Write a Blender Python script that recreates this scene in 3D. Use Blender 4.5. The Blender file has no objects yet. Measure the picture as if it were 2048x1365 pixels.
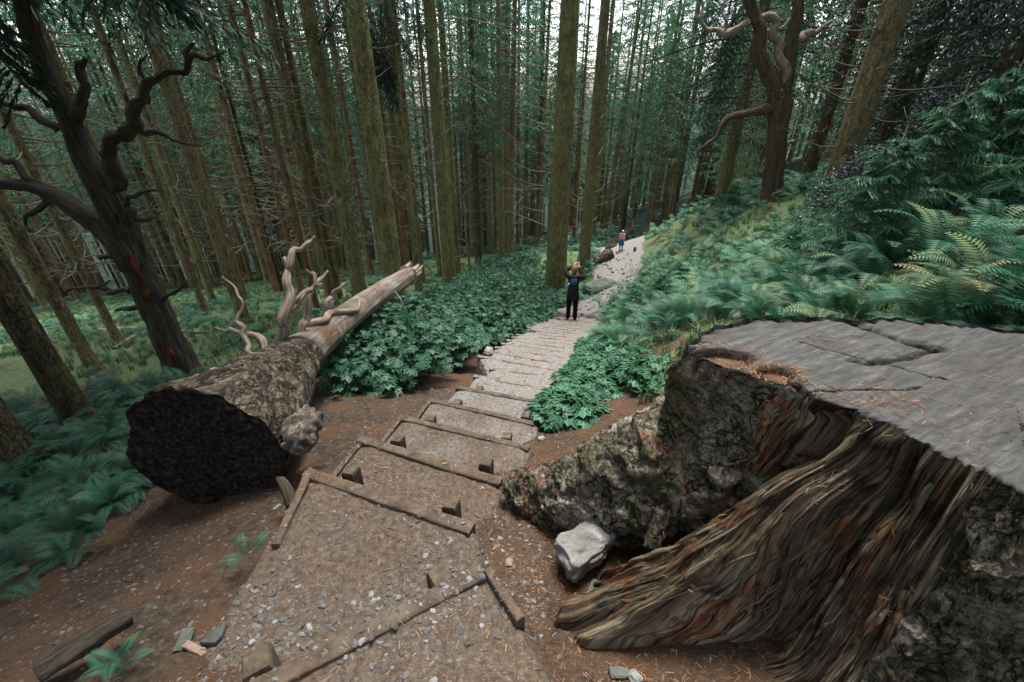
import bpy, math, random
import numpy as np
from mathutils import Vector, Matrix
from mathutils.bvhtree import BVHTree

SC = bpy.context.scene
COL = SC.collection
R = math.radians
CZ = 1.65                      # eye height above the trodden ground under the camera
# ------------------------------------------------------------------ camera, sky, sun, exposure
cd = bpy.data.cameras.new('camera'); cam = bpy.data.objects.new('camera', cd); COL.objects.link(cam)
cam.location = (0, 0, CZ); cam.rotation_euler = (R(60), 0, 0)
cd.lens = 16; cd.sensor_width = 36; cd.clip_start = 0.05; cd.clip_end = 3000
SC.camera = cam
w = bpy.data.worlds.new('World'); SC.world = w; w.use_nodes = True
wn = w.node_tree; bg = wn.nodes['Background']
sky = wn.nodes.new('ShaderNodeTexSky'); sky.sky_type = 'NISHITA'; sky.sun_disc = False
SUN_EL, SUN_AZ = 70, 12       # azimuth measured from the view direction (+Y) towards +X
sky.sun_elevation = R(SUN_EL); sky.sun_rotation = R(SUN_AZ)
sky.air_density = 1.0; sky.dust_density = 2.0; sky.ozone_density = 1.0
hs = wn.nodes.new('ShaderNodeHueSaturation'); hs.inputs['Saturation'].default_value = .5   # thin even cloud takes the blue out
wn.links.new(sky.outputs[0], hs.inputs['Color']); wn.links.new(hs.outputs[0], bg.inputs[0]); bg.inputs[1].default_value = 0.14
sl = bpy.data.lights.new('sun', 'SUN'); sl.energy = 2.0; sl.angle = R(18); sl.color = (1, .95, .88)
so = bpy.data.objects.new('sun', sl); COL.objects.link(so)
sd = Vector((math.sin(R(SUN_AZ))*math.cos(R(SUN_EL)), math.cos(R(SUN_AZ))*math.cos(R(SUN_EL)), math.sin(R(SUN_EL))))
so.rotation_euler = sd.to_track_quat('Z', 'Y').to_euler()
SC.view_settings.view_transform = 'Standard'; SC.view_settings.look = 'None'
SC.view_settings.exposure = 1.85; SC.view_settings.gamma = 1
SC.render.engine = 'CYCLES'
SC.cycles.max_bounces = 6; SC.cycles.diffuse_bounces = 4; SC.cycles.transmission_bounces = 4

rng = np.random.default_rng(7); random.seed(7)
# ------------------------------------------------------------------ pixel rays of the photograph (2048 x 1365)
F = 910.0
def ray(u, v):
    a = (u-1024)/F; b = (682.5-v)/F
    return np.array((a, .8660254+.5*b, -.5+.8660254*b))
def at_drop(u, v, d):
    r = ray(u, v); p = r*(d/-r[2]); return np.array((p[0], p[1], CZ-d))
def at_depth(u, v, t):
    p = ray(u, v)*t; return np.array((p[0], p[1], CZ+p[2]))
def at_Y(u, v, Y):
    r = ray(u, v); return at_depth(u, v, Y/r[1])
# ------------------------------------------------------------------ noise
def _h(i, j, k):
    n = (i*374761393 + j*668265263 + k*1274126177) & 0x7fffffff
    n = ((n ^ (n >> 13))*1103515245 + 12345) & 0x7fffffff
    n = ((n ^ (n >> 15))*69069 + 1) & 0x7fffffff
    return (n & 0xffff)/65535.0
def vn(x, y, z=0.0):
    x = np.asarray(x, float); y = np.asarray(y, float); z = np.asarray(z, float)+x*0
    i = np.floor(x).astype(np.int64); j = np.floor(y).astype(np.int64); k = np.floor(z).astype(np.int64)
    fx, fy, fz = x-i, y-j, z-k
    fx = fx*fx*(3-2*fx); fy = fy*fy*(3-2*fy); fz = fz*fz*(3-2*fz)
    def L(a, b, t): return a+(b-a)*t
    c = L(L(L(_h(i,j,k),_h(i+1,j,k),fx),L(_h(i,j+1,k),_h(i+1,j+1,k),fx),fy),
          L(L(_h(i,j,k+1),_h(i+1,j,k+1),fx),L(_h(i,j+1,k+1),_h(i+1,j+1,k+1),fx),fy),fz)
    return c
def fbm(x, y, z=0.0, o=4):
    s = 0; a = .5; t = 0
    for q in range(o):
        s = s+a*vn(x*2**q+17*q, y*2**q, z*2**q+5*q if not np.isscalar(z) or z else 3.7*q); t += a; a *= .5
    return s/t
def sst(x): x = np.clip(x, 0, 1); return x*x*(3-2*x)
# ------------------------------------------------------------------ mesh building
class MB:
    def __init__(s): s.V=[]; s.F=[]; s.n=0; s.var=[]; s.g=[]; s.m=[]
    def add(s, V, Fs, var=None, grain=None, mi=0):
        V = np.asarray(V, float).reshape(-1, 3)
        if isinstance(Fs, np.ndarray): Fs = [Fs]
        s.V.append(V)
        for f in Fs:
            f = np.asarray(f)
            if len(f): s.F.append(f+s.n); s.m.append(np.full(len(f), mi, np.int32))
        s.var.append(np.full(len(V), .5) if var is None else np.asarray(var, float)+np.zeros(len(V)))
        s.g.append(V*1.0 if grain is None else np.asarray(grain, float))
        s.n += len(V)
    def inst(s, T, M, var=None, mi=0):
        """template (V,F) placed by K 4x4 matrices"""
        V, Fq = T[0], T[1]; K = len(M); n = len(V)
        Vh = np.c_[V, np.ones(n)]
        W = np.einsum('kij,nj->kni', M, Vh)[:, :, :3].reshape(-1, 3)
        off = (np.arange(K)*n)[:, None, None]
        if not isinstance(Fq, list): Fq = [Fq]
        Fs = [(np.asarray(f)[None]+off).reshape(-1, np.asarray(f).shape[1]) for f in Fq if len(f)]
        if var is None: var = rng.random(K)
        vv = np.repeat(np.asarray(var, float)+np.zeros(K), n)
        if len(T) > 2: vv = np.clip(vv+np.tile(T[2], K), 0, 1)
        s.add(W, Fs, vv, mi=mi)
    def mesh(s, name, smooth=True):
        V = np.concatenate(s.V); me = bpy.data.meshes.new(name)
        nf = sum(len(f) for f in s.F)
        loops = np.concatenate([f.ravel() for f in s.F]).astype(np.int32)
        sizes = np.concatenate([np.full(len(f), f.shape[1], np.int32) for f in s.F])
        st = np.concatenate([[0], np.cumsum(sizes)[:-1]]).astype(np.int32)
        me.vertices.add(len(V)); me.vertices.foreach_set('co', V.astype(np.float32).ravel())
        me.loops.add(len(loops)); me.loops.foreach_set('vertex_index', loops)
        me.polygons.add(nf); me.polygons.foreach_set('loop_start', st)
        me.polygons.foreach_set('material_index', np.concatenate(s.m).astype(np.int32))
        me.polygons.foreach_set('use_smooth', np.full(nf, smooth))
        me.update(calc_edges=True)
        a = me.attributes.new('var', 'FLOAT', 'POINT'); a.data.foreach_set('value', np.concatenate(s.var).astype(np.float32))
        a = me.attributes.new('grain', 'FLOAT_VECTOR', 'POINT'); a.data.foreach_set('vector', np.concatenate(s.g).astype(np.float32).ravel())
        return me
    def obj(s, name, mats, parent=None, smooth=True, loc=None):
        if loc is not None:
            lc = np.array(loc); s.V = [v-lc for v in s.V]
        me = s.mesh(name, smooth)
        for m in (mats if isinstance(mats, (list, tuple)) else [mats]): me.materials.append(m)
        o = bpy.data.objects.new(name, me); COL.objects.link(o)
        if loc is not None: o.location = Vector(loc)
        if parent: o.parent = parent
        return o
def tag(o, label=None, cat=None, group=None, kind=None):
    if label: o['label'] = label
    if cat: o['category'] = cat
    if group: o['group'] = group
    if kind: o['kind'] = kind
    return o
def thing(name, label, cat, loc=(0,0,0), group=None):
    o = bpy.data.objects.new(name, None); COL.objects.link(o); o.location = Vector(loc); o.empty_display_size = .1
    return tag(o, label, cat, group)
def link(name, me, parent, color=None):
    o = bpy.data.objects.new(name, me); COL.objects.link(o); o.parent = parent
    if color: o.color = color
    return o
def grid_faces(nr, nc, wrap=False):
    i = np.arange(nr-1)[:, None]; j = np.arange(nc if wrap else nc-1)[None]
    j2 = (j+1) % nc
    return np.stack([i*nc+j+0*j2, i*nc+j2, (i+1)*nc+j2, (i+1)*nc+j], -1).reshape(-1, 4)
def cr(P, m):
    """Catmull-Rom resample of rows of P, m points a span"""
    P = np.asarray(P, float); n = len(P)
    if n < 3: 
        t = np.linspace(0, 1, m*(n-1)+1)[:, None]; return P[0]+(P[-1]-P[0])*t
    Q = np.vstack([2*P[0]-P[1], P, 2*P[-1]-P[-2]]); out = []
    for i in range(n-1):
        p0, p1, p2, p3 = Q[i:i+4]
        for k in range(m):
            t = k/m; out.append(.5*((2*p1)+(-p0+p2)*t+(2*p0-5*p1+4*p2-p3)*t*t+(-p0+3*p1-3*p2+p3)*t**3))
    out.append(P[-1]); return np.array(out)
def tube(mb, P, rad, seg=8, m=4, disp=0.0, dfreq=6.0, mi=0, var=.5, cap=True, seed=0, prof=None):
    """round limb along P with radii rad; real surface relief from noise"""
    P = np.asarray(P, float)[:, :3]; rad = np.asarray(rad, float)
    A = cr(np.c_[P, rad], m); P = A[:, :3]; rad = np.abs(A[:, 3])
    n = len(P); T = np.gradient(P, axis=0); T /= np.linalg.norm(T, axis=1)[:, None]+1e-9
    u = np.cross(T[0], (0, 0, 1)); 
    if np.linalg.norm(u) < .1: u = np.cross(T[0], (0, 1, 0))
    u /= np.linalg.norm(u); U = [u]
    for i in range(1, n):
        u = u-T[i]*np.dot(u, T[i]); u /= np.linalg.norm(u); U.append(u)
    U = np.array(U); W = np.cross(T, U)
    L = np.r_[0, np.cumsum(np.linalg.norm(np.diff(P, axis=0), axis=1))]
    ph = np.arange(seg)*2*math.pi/seg
    c, s_ = np.cos(ph)[None], np.sin(ph)[None]; rr = rad[:, None]+0*c; LL = L[:, None]+0*c
    if disp:
        q = dfreq; k = fbm(c*q*.5+seed*3.1+9, s_*q*.5+seed, LL*q/(rad.max()*6+.2)+7, 4)
        rr = rr*(1+disp*(k-.5)*2)
    if prof is not None: rr = rr*prof(ph[None]+0*LL, LL)
    V = P[:, None]+U[:, None]*(rr*c)[..., None]+W[:, None]*(rr*s_)[..., None]
    G = np.stack([c*rad.mean()*30+0*LL+seed*5, s_*rad.mean()*30+0*LL, LL*3], -1)
    Fs = grid_faces(n, seg, True)
    V = V.reshape(-1, 3); G = G.reshape(-1, 3)
    if cap:
        V = np.vstack([V, P[0], P[-1]]); G = np.vstack([G, G[0], G[-1]])
        j = np.arange(seg); j2 = (j+1) % seg
        mb.add(V, [Fs, np.stack([j2, j, j*0+n*seg], -1), np.stack([(n-1)*seg+j, (n-1)*seg+j2, j*0+n*seg+1], -1)], var, G, mi)
    else: mb.add(V, Fs, var, G, mi)
    return A
# ------------------------------------------------------------------ materials
def node(nt, t, **k):
    n = nt.nodes.new(t)
    for a, b in k.items():
        if a.startswith('i_'): n.inputs[int(a[2:])].default_value = b
        else: setattr(n, a, b)
    return n
def ramp(nt, fac, stops):
    r = nt.nodes.new('ShaderNodeValToRGB'); e = r.color_ramp.elements
    while len(e) < len(stops): e.new(.5)
    for q, (p, c) in zip(e, stops): q.position = p; q.color = (*c, 1)
    nt.links.new(fac, r.inputs[0]); return r.outputs[0]
def mixc(nt, f, a, b, bt='MIX'):
    m = nt.nodes.new('ShaderNodeMix'); m.data_type = 'RGBA'; m.blend_type = bt
    for s_, v in ((m.inputs[0], f), (m.inputs[6], a), (m.inputs[7], b)):
        if hasattr(v, 'links') or hasattr(v, 'is_linked'): nt.links.new(v, s_)
        else: s_.default_value = v if not isinstance(v, tuple) else (*v, 1)
    return m.outputs[2]
def mth(nt, op, a, b=0.0, clamp=False):
    m = nt.nodes.new('ShaderNodeMath'); m.operation = op; m.use_clamp = clamp
    for s_, v in ((m.inputs[0], a), (m.inputs[1], b)):
        if hasattr(v, 'is_linked'): nt.links.new(v, s_)
        else: s_.default_value = v
    return m.outputs[0]
def base_mat(name, rough=.85, spec=.25):
    m = bpy.data.materials.new(name); m.use_nodes = True; nt = m.node_tree
    b = nt.nodes['Principled BSDF']; b.inputs['Roughness'].default_value = rough
    b.inputs['Specular IOR Level'].default_value = spec
    return m, nt, b
def coords(nt, src='pos', scale=(1, 1, 1)):
    if src == 'pos': o = node(nt, 'ShaderNodeNewGeometry').outputs['Position']
    elif src == 'grain': o = node(nt, 'ShaderNodeAttribute', attribute_name='grain').outputs['Vector']
    else: o = node(nt, 'ShaderNodeTexCoord').outputs['Object']
    mp = nt.nodes.new('ShaderNodeMapping'); mp.inputs['Scale'].default_value = scale
    nt.links.new(o, mp.inputs[0]); return mp.outputs[0]
def noise(nt, co, scale, detail=6, rough=.6, dist=0):
    n = node(nt, 'ShaderNodeTexNoise'); n.inputs['Scale'].default_value = scale; n.inputs['Detail'].default_value = detail
    n.inputs['Roughness'].default_value = rough; n.inputs['Distortion'].default_value = dist
    nt.links.new(co, n.inputs['Vector']); return n.outputs[0]
def bump(nt, b, h, strength=.5, dist=.02):
    n = node(nt, 'ShaderNodeBump'); n.inputs['Strength'].default_value = strength; n.inputs['Distance'].default_value = dist
    nt.links.new(h, n.inputs['Height'])
    if b.inputs['Normal'].is_linked: nt.links.new(b.inputs['Normal'].links[0].from_socket, n.inputs['Normal'])
    nt.links.new(n.outputs[0], b.inputs['Normal'])
def surf(name, stops, src='pos', scale=(1,1,1), ns=5, detail=8, dist=.3, rough=.85, spec=.2, patches=(), bst=.6, bd=.02, bs=20, vor=None, tint=False, crk=()):
    """noise-ramped surface; patches = (noise scale, lo, hi, colour)"""
    m, nt, b = base_mat(name, rough, spec); co = coords(nt, src, scale)
    f = noise(nt, co, ns, detail, .65, dist); c = ramp(nt, f, stops)
    pc = coords(nt, 'pos')
    for k, (s_, lo, hi, colr) in enumerate(patches):
        mp = nt.nodes.new('ShaderNodeMapping'); mp.inputs['Location'].default_value = (k*7.3+3, k*3.1, 0); nt.links.new(pc, mp.inputs[0])
        pf = noise(nt, mp.outputs[0], s_, 5, .65, .4)
        mr = node(nt, 'ShaderNodeMapRange'); mr.inputs[1].default_value = lo; mr.inputs[2].default_value = hi; nt.links.new(pf, mr.inputs[0])
        g = nt.nodes.new('ShaderNodeMix'); g.data_type = 'RGBA'
        colv = mixc(nt, mth(nt, 'MULTIPLY', f, 1.3, True), tuple(x*.45 for x in colr), tuple(min(1, x*1.5) for x in colr))
        c = mixc(nt, mr.outputs[0], c, colv)
    if vor:
        v = node(nt, 'ShaderNodeTexVoronoi', feature='DISTANCE_TO_EDGE'); v.inputs['Scale'].default_value = vor[0]
        wv = nt.nodes.new('ShaderNodeVectorMath'); wv.operation = 'ADD'
        nz = node(nt, 'ShaderNodeTexNoise'); nz.inputs['Scale'].default_value = vor[0]*.7; nt.links.new(co, nz.inputs['Vector'])
        ws = nt.nodes.new('ShaderNodeVectorMath'); ws.operation = 'SCALE'; ws.inputs[3].default_value = vor[2] if len(vor) > 2 else .3
        nt.links.new(nz.outputs[1], ws.inputs[0]); nt.links.new(co, wv.inputs[0]); nt.links.new(ws.outputs[0], wv.inputs[1])
        nt.links.new(wv.outputs[0], v.inputs['Vector'])
        e = node(nt, 'ShaderNodeMapRange'); e.inputs[2].default_value = vor[1]; nt.links.new(v.outputs[0], e.inputs[0])
        c = mixc(nt, e.outputs[0], mixc(nt, .75, c, (.008, .006, .005)), c); bump(nt, b, e.outputs[0], bst, bd)
    for (cs, cw, cd_) in crk:       # irregular dark fissures
        cn = noise(nt, co, cs, 4, .6, .5); e = node(nt, 'ShaderNodeMapRange'); e.inputs[2].default_value = cw
        nt.links.new(mth(nt, 'ABSOLUTE', mth(nt, 'SUBTRACT', cn, .5)), e.inputs[0]); e.interpolation_type = 'SMOOTHSTEP'
        c = mixc(nt, e.outputs[0], mixc(nt, cd_, c, (.006, .005, .004)), c); bump(nt, b, e.outputs[0], bst*.8, bd)
    if tint:
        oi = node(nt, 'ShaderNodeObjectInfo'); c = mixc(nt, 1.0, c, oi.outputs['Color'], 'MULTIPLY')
    nt.links.new(c, b.inputs['Base Color'])
    bump(nt, b, noise(nt, co, bs, 6, .7, .2), bst, bd*.6); bump(nt, b, f, bst, bd)
    return m
def leafmat(name, a, bcol, c2=None, rough=.55, trans=.25, spec=.3):
    m, nt, b = base_mat(name, rough, spec)
    at = node(nt, 'ShaderNodeAttribute', attribute_name='var'); oi = node(nt, 'ShaderNodeObjectInfo')
    c = ramp(nt, at.outputs['Fac'], [(0, a), (.8, bcol), (1, c2 or bcol)])
    k = mth(nt, 'ADD', mth(nt, 'MULTIPLY', oi.outputs['Random'], .5), .75)
    hv = nt.nodes.new('ShaderNodeHueSaturation'); nt.links.new(k, hv.inputs['Value']); nt.links.new(c, hv.inputs['Color'])
    nt.links.new(hv.outputs[0], b.inputs['Base Color'])
    if trans:
        tr = node(nt, 'ShaderNodeBsdfTranslucent'); nt.links.new(hv.outputs[0], tr.inputs[0])
        mx = nt.nodes.new('ShaderNodeMixShader'); mx.inputs[0].default_value = trans
        nt.links.new(b.outputs[0], mx.inputs[1]); nt.links.new(tr.outputs[0], mx.inputs[2])
        nt.links.new(mx.outputs[0], nt.nodes['Material Output'].inputs[0])
    return m
M = {}
K0 = (.008, .006, .005)
M['bark'] = surf('spruce_bark', [(.28, (.045,.037,.022)), (.45, (.16,.138,.075)), (.6, (.26,.225,.125)), (.8, (.42,.38,.25))], 'pos', (1,1,.3), ns=14, dist=.6,
    patches=[(1.1, .55, .7, (.13,.075,.045)), (2.3, .58, .68, (.10,.13,.055))], bs=45, bst=.8, bd=.02, vor=(42, .10, .02), tint=True)
M['dead'] = surf('dead_wood', [(.25, (.05,.037,.026)), (.45, (.24,.185,.135)), (.62, (.42,.36,.28)), (.85, (.62,.57,.49))], 'grain', (1,1,1), ns=2.2, patches=[(3, .58, .66, (.16,.07,.035))], bs=9, bst=.8, bd=.02)
M['darkdead'] = surf('dark_dead_bark', [(.25, (.012,.010,.008)), (.5, (.065,.054,.04)), (.7, (.14,.12,.09)), (.9, (.26,.23,.18))], 'grain', (1,1,1), ns=1.6, patches=[(2.6, .6, .7, (.05,.055,.04))], bs=7, bst=.9, bd=.03)
M['rust'] = surf('red_rot', [(.3, (.05,.012,.008)), (.6, (.14,.035,.018)), (.8, (.24,.075,.035))], 'grain', ns=2.5, bs=10)
M['twig'] = surf('dead_twig', [(.3, (.06,.05,.035)), (.7, (.22,.19,.13))], 'pos', ns=3, bs=10, bst=.1)
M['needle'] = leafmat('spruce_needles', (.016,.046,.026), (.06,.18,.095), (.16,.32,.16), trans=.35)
M['fir'] = leafmat('silhouette_needles', (.004,.012,.009), (.016,.048,.030), (.04,.09,.05), trans=.1)  # needle green darkened to read as silhouette, shade put into the colour
M['larch'] = leafmat('larch_leaves', (.03,.08,.035), (.085,.20,.09), (.16,.28,.12), trans=.4)
M['fern'] = leafmat('fern_green', (.012,.046,.026), (.040,.145,.08), (.14,.21,.10), trans=.3)
M['fernold'] = leafmat('fern_yellow', (.09,.14,.05), (.2,.26,.11), (.3,.28,.15), trans=.3)
M['bramble'] = leafmat('bramble_leaf', (.035,.105,.055), (.085,.235,.135), (.20,.34,.20), trans=.35, rough=.5)
M['holly'] = leafmat('holly_leaf', (.006,.022,.016), (.015,.055,.04), (.03,.08,.06), rough=.42, trans=0, spec=.4)
M['grass'] = leafmat('grass_blade', (.035,.09,.04), (.12,.21,.09), (.34,.29,.15), trans=.3)
M['litter'] = leafmat('needle_litter', (.07,.032,.015), (.19,.09,.042), (.38,.26,.14), trans=0)
M['stone'] = leafmat('gravel_stone', (.06,.052,.044), (.15,.14,.13), (.29,.285,.29), trans=0, rough=.8)
M['board'] = surf('step_board', [(.3, (.035,.026,.019)), (.5, (.085,.064,.047)), (.7, (.14,.108,.08)), (.9,(.22,.18,.14))], 'pos', (1,1,1), ns=14, patches=[(5,.55,.68,(.10,.06,.035))], bs=60, bst=.5, bd=.01)
M['earthboard'] = surf('earthy_board', [(.3, (.10,.075,.058)), (.5, (.17,.135,.11)), (.7, (.25,.205,.175)), (.9,(.36,.31,.28))], 'pos', (1,1,1), ns=14, bs=60, bst=.5, bd=.01)
M['stake'] = surf('stake_wood', [(.3, (.035,.028,.02)), (.6, (.11,.085,.06)), (.9, (.2,.17,.12))], 'pos', (1,1,.2), ns=25, bs=60, bst=.5, bd=.01)
M['quartz'] = surf('white_rock', [(.2, (.08,.075,.06)), (.42, (.17,.165,.145)), (.7, (.31,.31,.295))], 'pos', (1,1,2.2), ns=7, patches=[(9,.6,.7,(.22,.2,.12))], bs=30, bst=.9, bd=.03)
M['rock'] = surf('mossy_rock', [(.3, (.04,.043,.036)), (.6, (.11,.115,.10)), (.8, (.2,.2,.185))], 'pos', ns=5, patches=[(3,.5,.62,(.07,.12,.05))], bs=20)
M['pink'] = surf('pink_stone', [(.3, (.2,.14,.11)), (.7, (.34,.25,.2))], 'pos', ns=20, bs=50)
M['black'] = surf('charred_cut', [(.3, (.006,.005,.004)), (.48, (.02,.017,.014)), (.60, (.06,.048,.037)), (.74, (.18,.115,.07))], 'grain', ns=5, bs=14, bst=.9, bd=.03, rough=.9, spec=.1)
M['logbark'] = surf('log_bark', [(.28, (.02,.015,.011)), (.42, (.09,.07,.05)), (.58, (.20,.165,.12)), (.8, (.38,.33,.26))], 'pos', (1,.6,1), ns=11, dist=1.4, patches=[(4,.56,.66,(.06,.075,.035))], bs=30, bst=1, bd=.04, crk=((7, .05, .8), (19, .06, .6)))
# ------------------------------------------------------------------ terrain
def Lp(x, y): return 1.5+.29*y-.11*x
def Gp(y): return 2.005+.424*(y-1.6) if y > 0.4 else 1.5+.25*y
PC = [(-.35,.9),(-.55,1.6),(-.52,2.4),(-.15,3.4),(.15,4.3),(.5,5.8),(1.1,8.6),(1.9,11.6)]   # centre of the flight
def stair_x(y): return float(np.interp(y, [p[1] for p in PC], [p[0] for p in PC]))
cp = [(0,.1,1.6),(0,-1.5,1.25),(-.3,.9,1.86)]
for y in (1.6,2.3,3,4.3,5.8,7.2,8.6,10.1,11.6): cp.append((stair_x(y), y, Gp(y)+(.0 if y < 11 else -.05)))
cp += [(2.9,14,6.55),(4.3,18,7.4),(6.2,26,8.95),(8.5,29,9.6),(10.5,33,10.4),(12.5,40,11.2)]
cp += [(-1.4,1.35,2.02),(-1.8,1,1.95),(-1.45,2.7,2.4),(-2.2,1.95,2.5),(-3,2,2.65),(-1.4,4.2,3.0),(-1.3,6,3.75),(-.6,8.5,4.75),(.2,11.5,5.7)]
for x, y in ((-4.3,3.6),(-6.5,5.9),(-4.3,5),(-8,8),(-3,7.5),(-4,10),(-10,5),(-10,12),(-2.7,14),(-7,16),(-15,15),(-5,25),(-15,28),(-25,15),(0,25),(-10,45),(-30,40),(2,60),(-40,20)): cp.append((x, y, Lp(x, y)))
cp += [(3.3,19.9,7.25),(8.7,45,12.4),(2.5,30,9.9),(5.6,31,9.3),(20,40,7.5),(30,60,10),(12,55,14.5)]
cp += [(1.36,4.7,2.9),(2.5,3.6,1.85),(3.4,3.2,1.55),(6,7,1.95),(7.7,11.1,2.75),(6.9,12.3,3.05),(8.2,18.4,4.2),(12,20,3.6),(10.9,17.7,3.36),(10.1,10.8,2.1),(15,8,1),(20,20,2),(4,0,1.2),(8,2,.9),(3.2,9.3,4.5),(5,15,5.6),(30,30,2)]
cp += [(.87,.73,1.72),(.17,.9,1.80),(.32,1.26,1.93),(.15,1.75,2.05),(.6,1.35,1.9),(1,2.1,2.0),(1.3,2.8,2.2),(2.2,2.3,1.8),(2.5,.8,1.5),(1.6,0,1.4),(.5,3.2,2.55)]
cp += [(0,-3,1.1),(-3,-2,1.7),(3,-3,.6),(-4,0,2.3),(-8,0,3),(-8,-10,1),(8,-10,-1.5),(30,0,-3),(-30,0,5)]
cp = np.array(cp, float)
def _k(r2): return .5*r2*np.log(r2+1e-9)
_n = len(cp); _A = np.zeros((_n+3, _n+3)); _d = ((cp[:, None, :2]-cp[None, :, :2])**2).sum(-1)
_A[:_n, :_n] = _k(_d)+np.eye(_n)*.02; _A[:_n, _n] = 1; _A[:_n, _n+1:] = cp[:, :2]; _A[_n:, :_n] = _A[:_n, _n:].T
_w = np.linalg.solve(_A, np.r_[cp[:, 2], 0, 0, 0])
def _tps(x, y):
    x = np.asarray(x, float); y = np.asarray(y, float); sh = x.shape; x = x.ravel(); y = y.ravel(); out = np.empty(len(x))
    for a in range(0, len(x), 20000):
        xx, yy = x[a:a+20000], y[a:a+20000]
        r2 = (xx[:, None]-cp[None, :, 0])**2+(yy[:, None]-cp[None, :, 1])**2
        out[a:a+20000] = _k(r2)@_w[:_n]+_w[_n]+_w[_n+1]*xx+_w[_n+2]*yy
    return out.reshape(sh)
def stair_dist(x, y):
    x = np.asarray(x, float); y = np.asarray(y, float)
    cx = np.interp(y, [p[1] for p in PC], [p[0] for p in PC]); return np.abs(x-cx)
def gz(x, y, fine=True):
    x = np.asarray(x, float); y = np.asarray(y, float); r = np.hypot(x, y)+1e-6
    rc = np.minimum(r, 60); z = CZ-_tps(x*rc/r, y*rc/r)
    w_ = np.exp(-np.maximum(r-60, 0)/40); far = -34+12*sst((r-150)/300)+5*np.sin(x*.02)*sst((r-150)/200)
    z = z*w_+(far)*(1-w_)
    if fine:
        on = np.where((y > .4) & (y < 13), sst((stair_dist(x, y)-.5)/.5), 1)
        z = z+on*(.10*(fbm(x*.7+3, y*.7, 0, 3)-.5)*np.clip(r/4, .3, 3)+.05*(fbm(x*3, y*3, 1, 3)-.5)+.018*(fbm(x*14, y*14, 2, 3)-.5))
    return z
def on_ground(u, v, far=90):
    r = ray(u, v); t = np.concatenate([np.linspace(.5, 12, 500), np.linspace(12, far, 1500)])
    P = t[:, None]*r[None]; d = P[:, 2]+CZ-gz(P[:, 0], P[:, 1], False); i = np.argmax(d < 0)
    if d[i] >= 0: i = int(np.argmin(d/t)); print('grazing', u, v, round(float(t[i]), 1))
    return np.array((P[i, 0], P[i, 1], gz(P[i, 0], P[i, 1])))
def inpoly(x, y, poly):
    c = np.zeros(np.shape(x), bool); n = len(poly)
    for i in range(n):
        x1, y1 = poly[i]; x2, y2 = poly[(i+1) % n]
        k = ((y1 > y) != (y2 > y)) & (x < (x2-x1)*(y-y1)/((y2-y1)+1e-12)+x1); c ^= k
    return c
rr_ = .25*1.0205**np.arange(385); rr_ = rr_[rr_ < 620]
th_ = np.concatenate([R(-62)+np.arange(0, 460)*R(124)/460, np.linspace(R(62), R(298), 70, endpoint=False)])
GR, GT = np.meshgrid(rr_, th_, indexing='ij'); GX = GR*np.sin(GT); GY = GR*np.cos(GT)
GZ = gz(GX, GY)
gm, nt, b = base_mat('forest_floor', .95, .1)
def edge_band(): pass
atn = node(nt, 'ShaderNodeAttribute', attribute_name='var')
co = coords(nt, 'pos')
n1 = noise(nt, co, 1.2, 8, .65, .4); n2 = noise(nt, co, 22, 8, .75); n3 = noise(nt, co, 90, 4, .7)
lit = ramp(nt, n2, [(.25, (.012,.009,.0065)), (.45, (.04,.030,.022)), (.6, (.075,.056,.041)), (.8, (.17,.14,.11))])
org = mixc(nt, ramp(nt, noise(nt, co, 2.6, 5, .6), [(.42, (0,0,0)), (.62, (1,1,1))]), lit, mixc(nt, n3, (.04,.022,.013), (.13,.076,.045)))
dirt = mixc(nt, ramp(nt, n3, [(.6, (0,0,0)), (.72, (1,1,1))]), org, (.17,.15,.13))
grn = ramp(nt, n2, [(.25, (.02,.036,.018)), (.45, (.065,.115,.05)), (.6, (.15,.17,.08)), (.75, (.27,.21,.13))])
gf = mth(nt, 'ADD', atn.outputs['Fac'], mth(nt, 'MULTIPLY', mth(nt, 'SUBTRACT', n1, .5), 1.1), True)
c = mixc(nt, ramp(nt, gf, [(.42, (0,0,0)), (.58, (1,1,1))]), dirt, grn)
c = mixc(nt, ramp(nt, gf, [(.86, (0,0,0)), (.95, (1,1,1))]), c, (.012,.024,.016))  # floor darkens with distance: gloom between far trunks put into the colour
nt.links.new(c, b.inputs['Base Color']); bump(nt, b, n2, .6, .03); bump(nt, b, n3, .5, .01)
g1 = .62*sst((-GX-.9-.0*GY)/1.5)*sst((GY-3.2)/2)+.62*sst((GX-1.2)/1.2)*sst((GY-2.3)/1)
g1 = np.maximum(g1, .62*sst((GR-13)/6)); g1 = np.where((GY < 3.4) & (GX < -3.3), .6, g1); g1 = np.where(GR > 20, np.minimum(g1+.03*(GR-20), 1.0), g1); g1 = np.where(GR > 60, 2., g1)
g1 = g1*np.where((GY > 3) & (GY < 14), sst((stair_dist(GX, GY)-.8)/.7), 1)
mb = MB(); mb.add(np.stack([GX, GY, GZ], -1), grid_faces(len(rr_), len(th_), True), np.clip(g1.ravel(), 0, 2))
c0 = np.array([[0, 0, float(gz(0., 0.))]]); nn = len(th_); jj = np.arange(nn)
mb.V.append(c0); mb.var.append(np.zeros(1)); mb.g.append(c0); mb.F.append(np.stack([jj, (jj+1) % nn, jj*0+mb.n], -1)); mb.m.append(np.zeros(nn, np.int32)); mb.n += 1
# faces run r outwards, so turn them up
mb.F = [f[:, ::-1] for f in mb.F]
ground = mb.obj('ground', gm); tag(ground, kind='structure')
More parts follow.
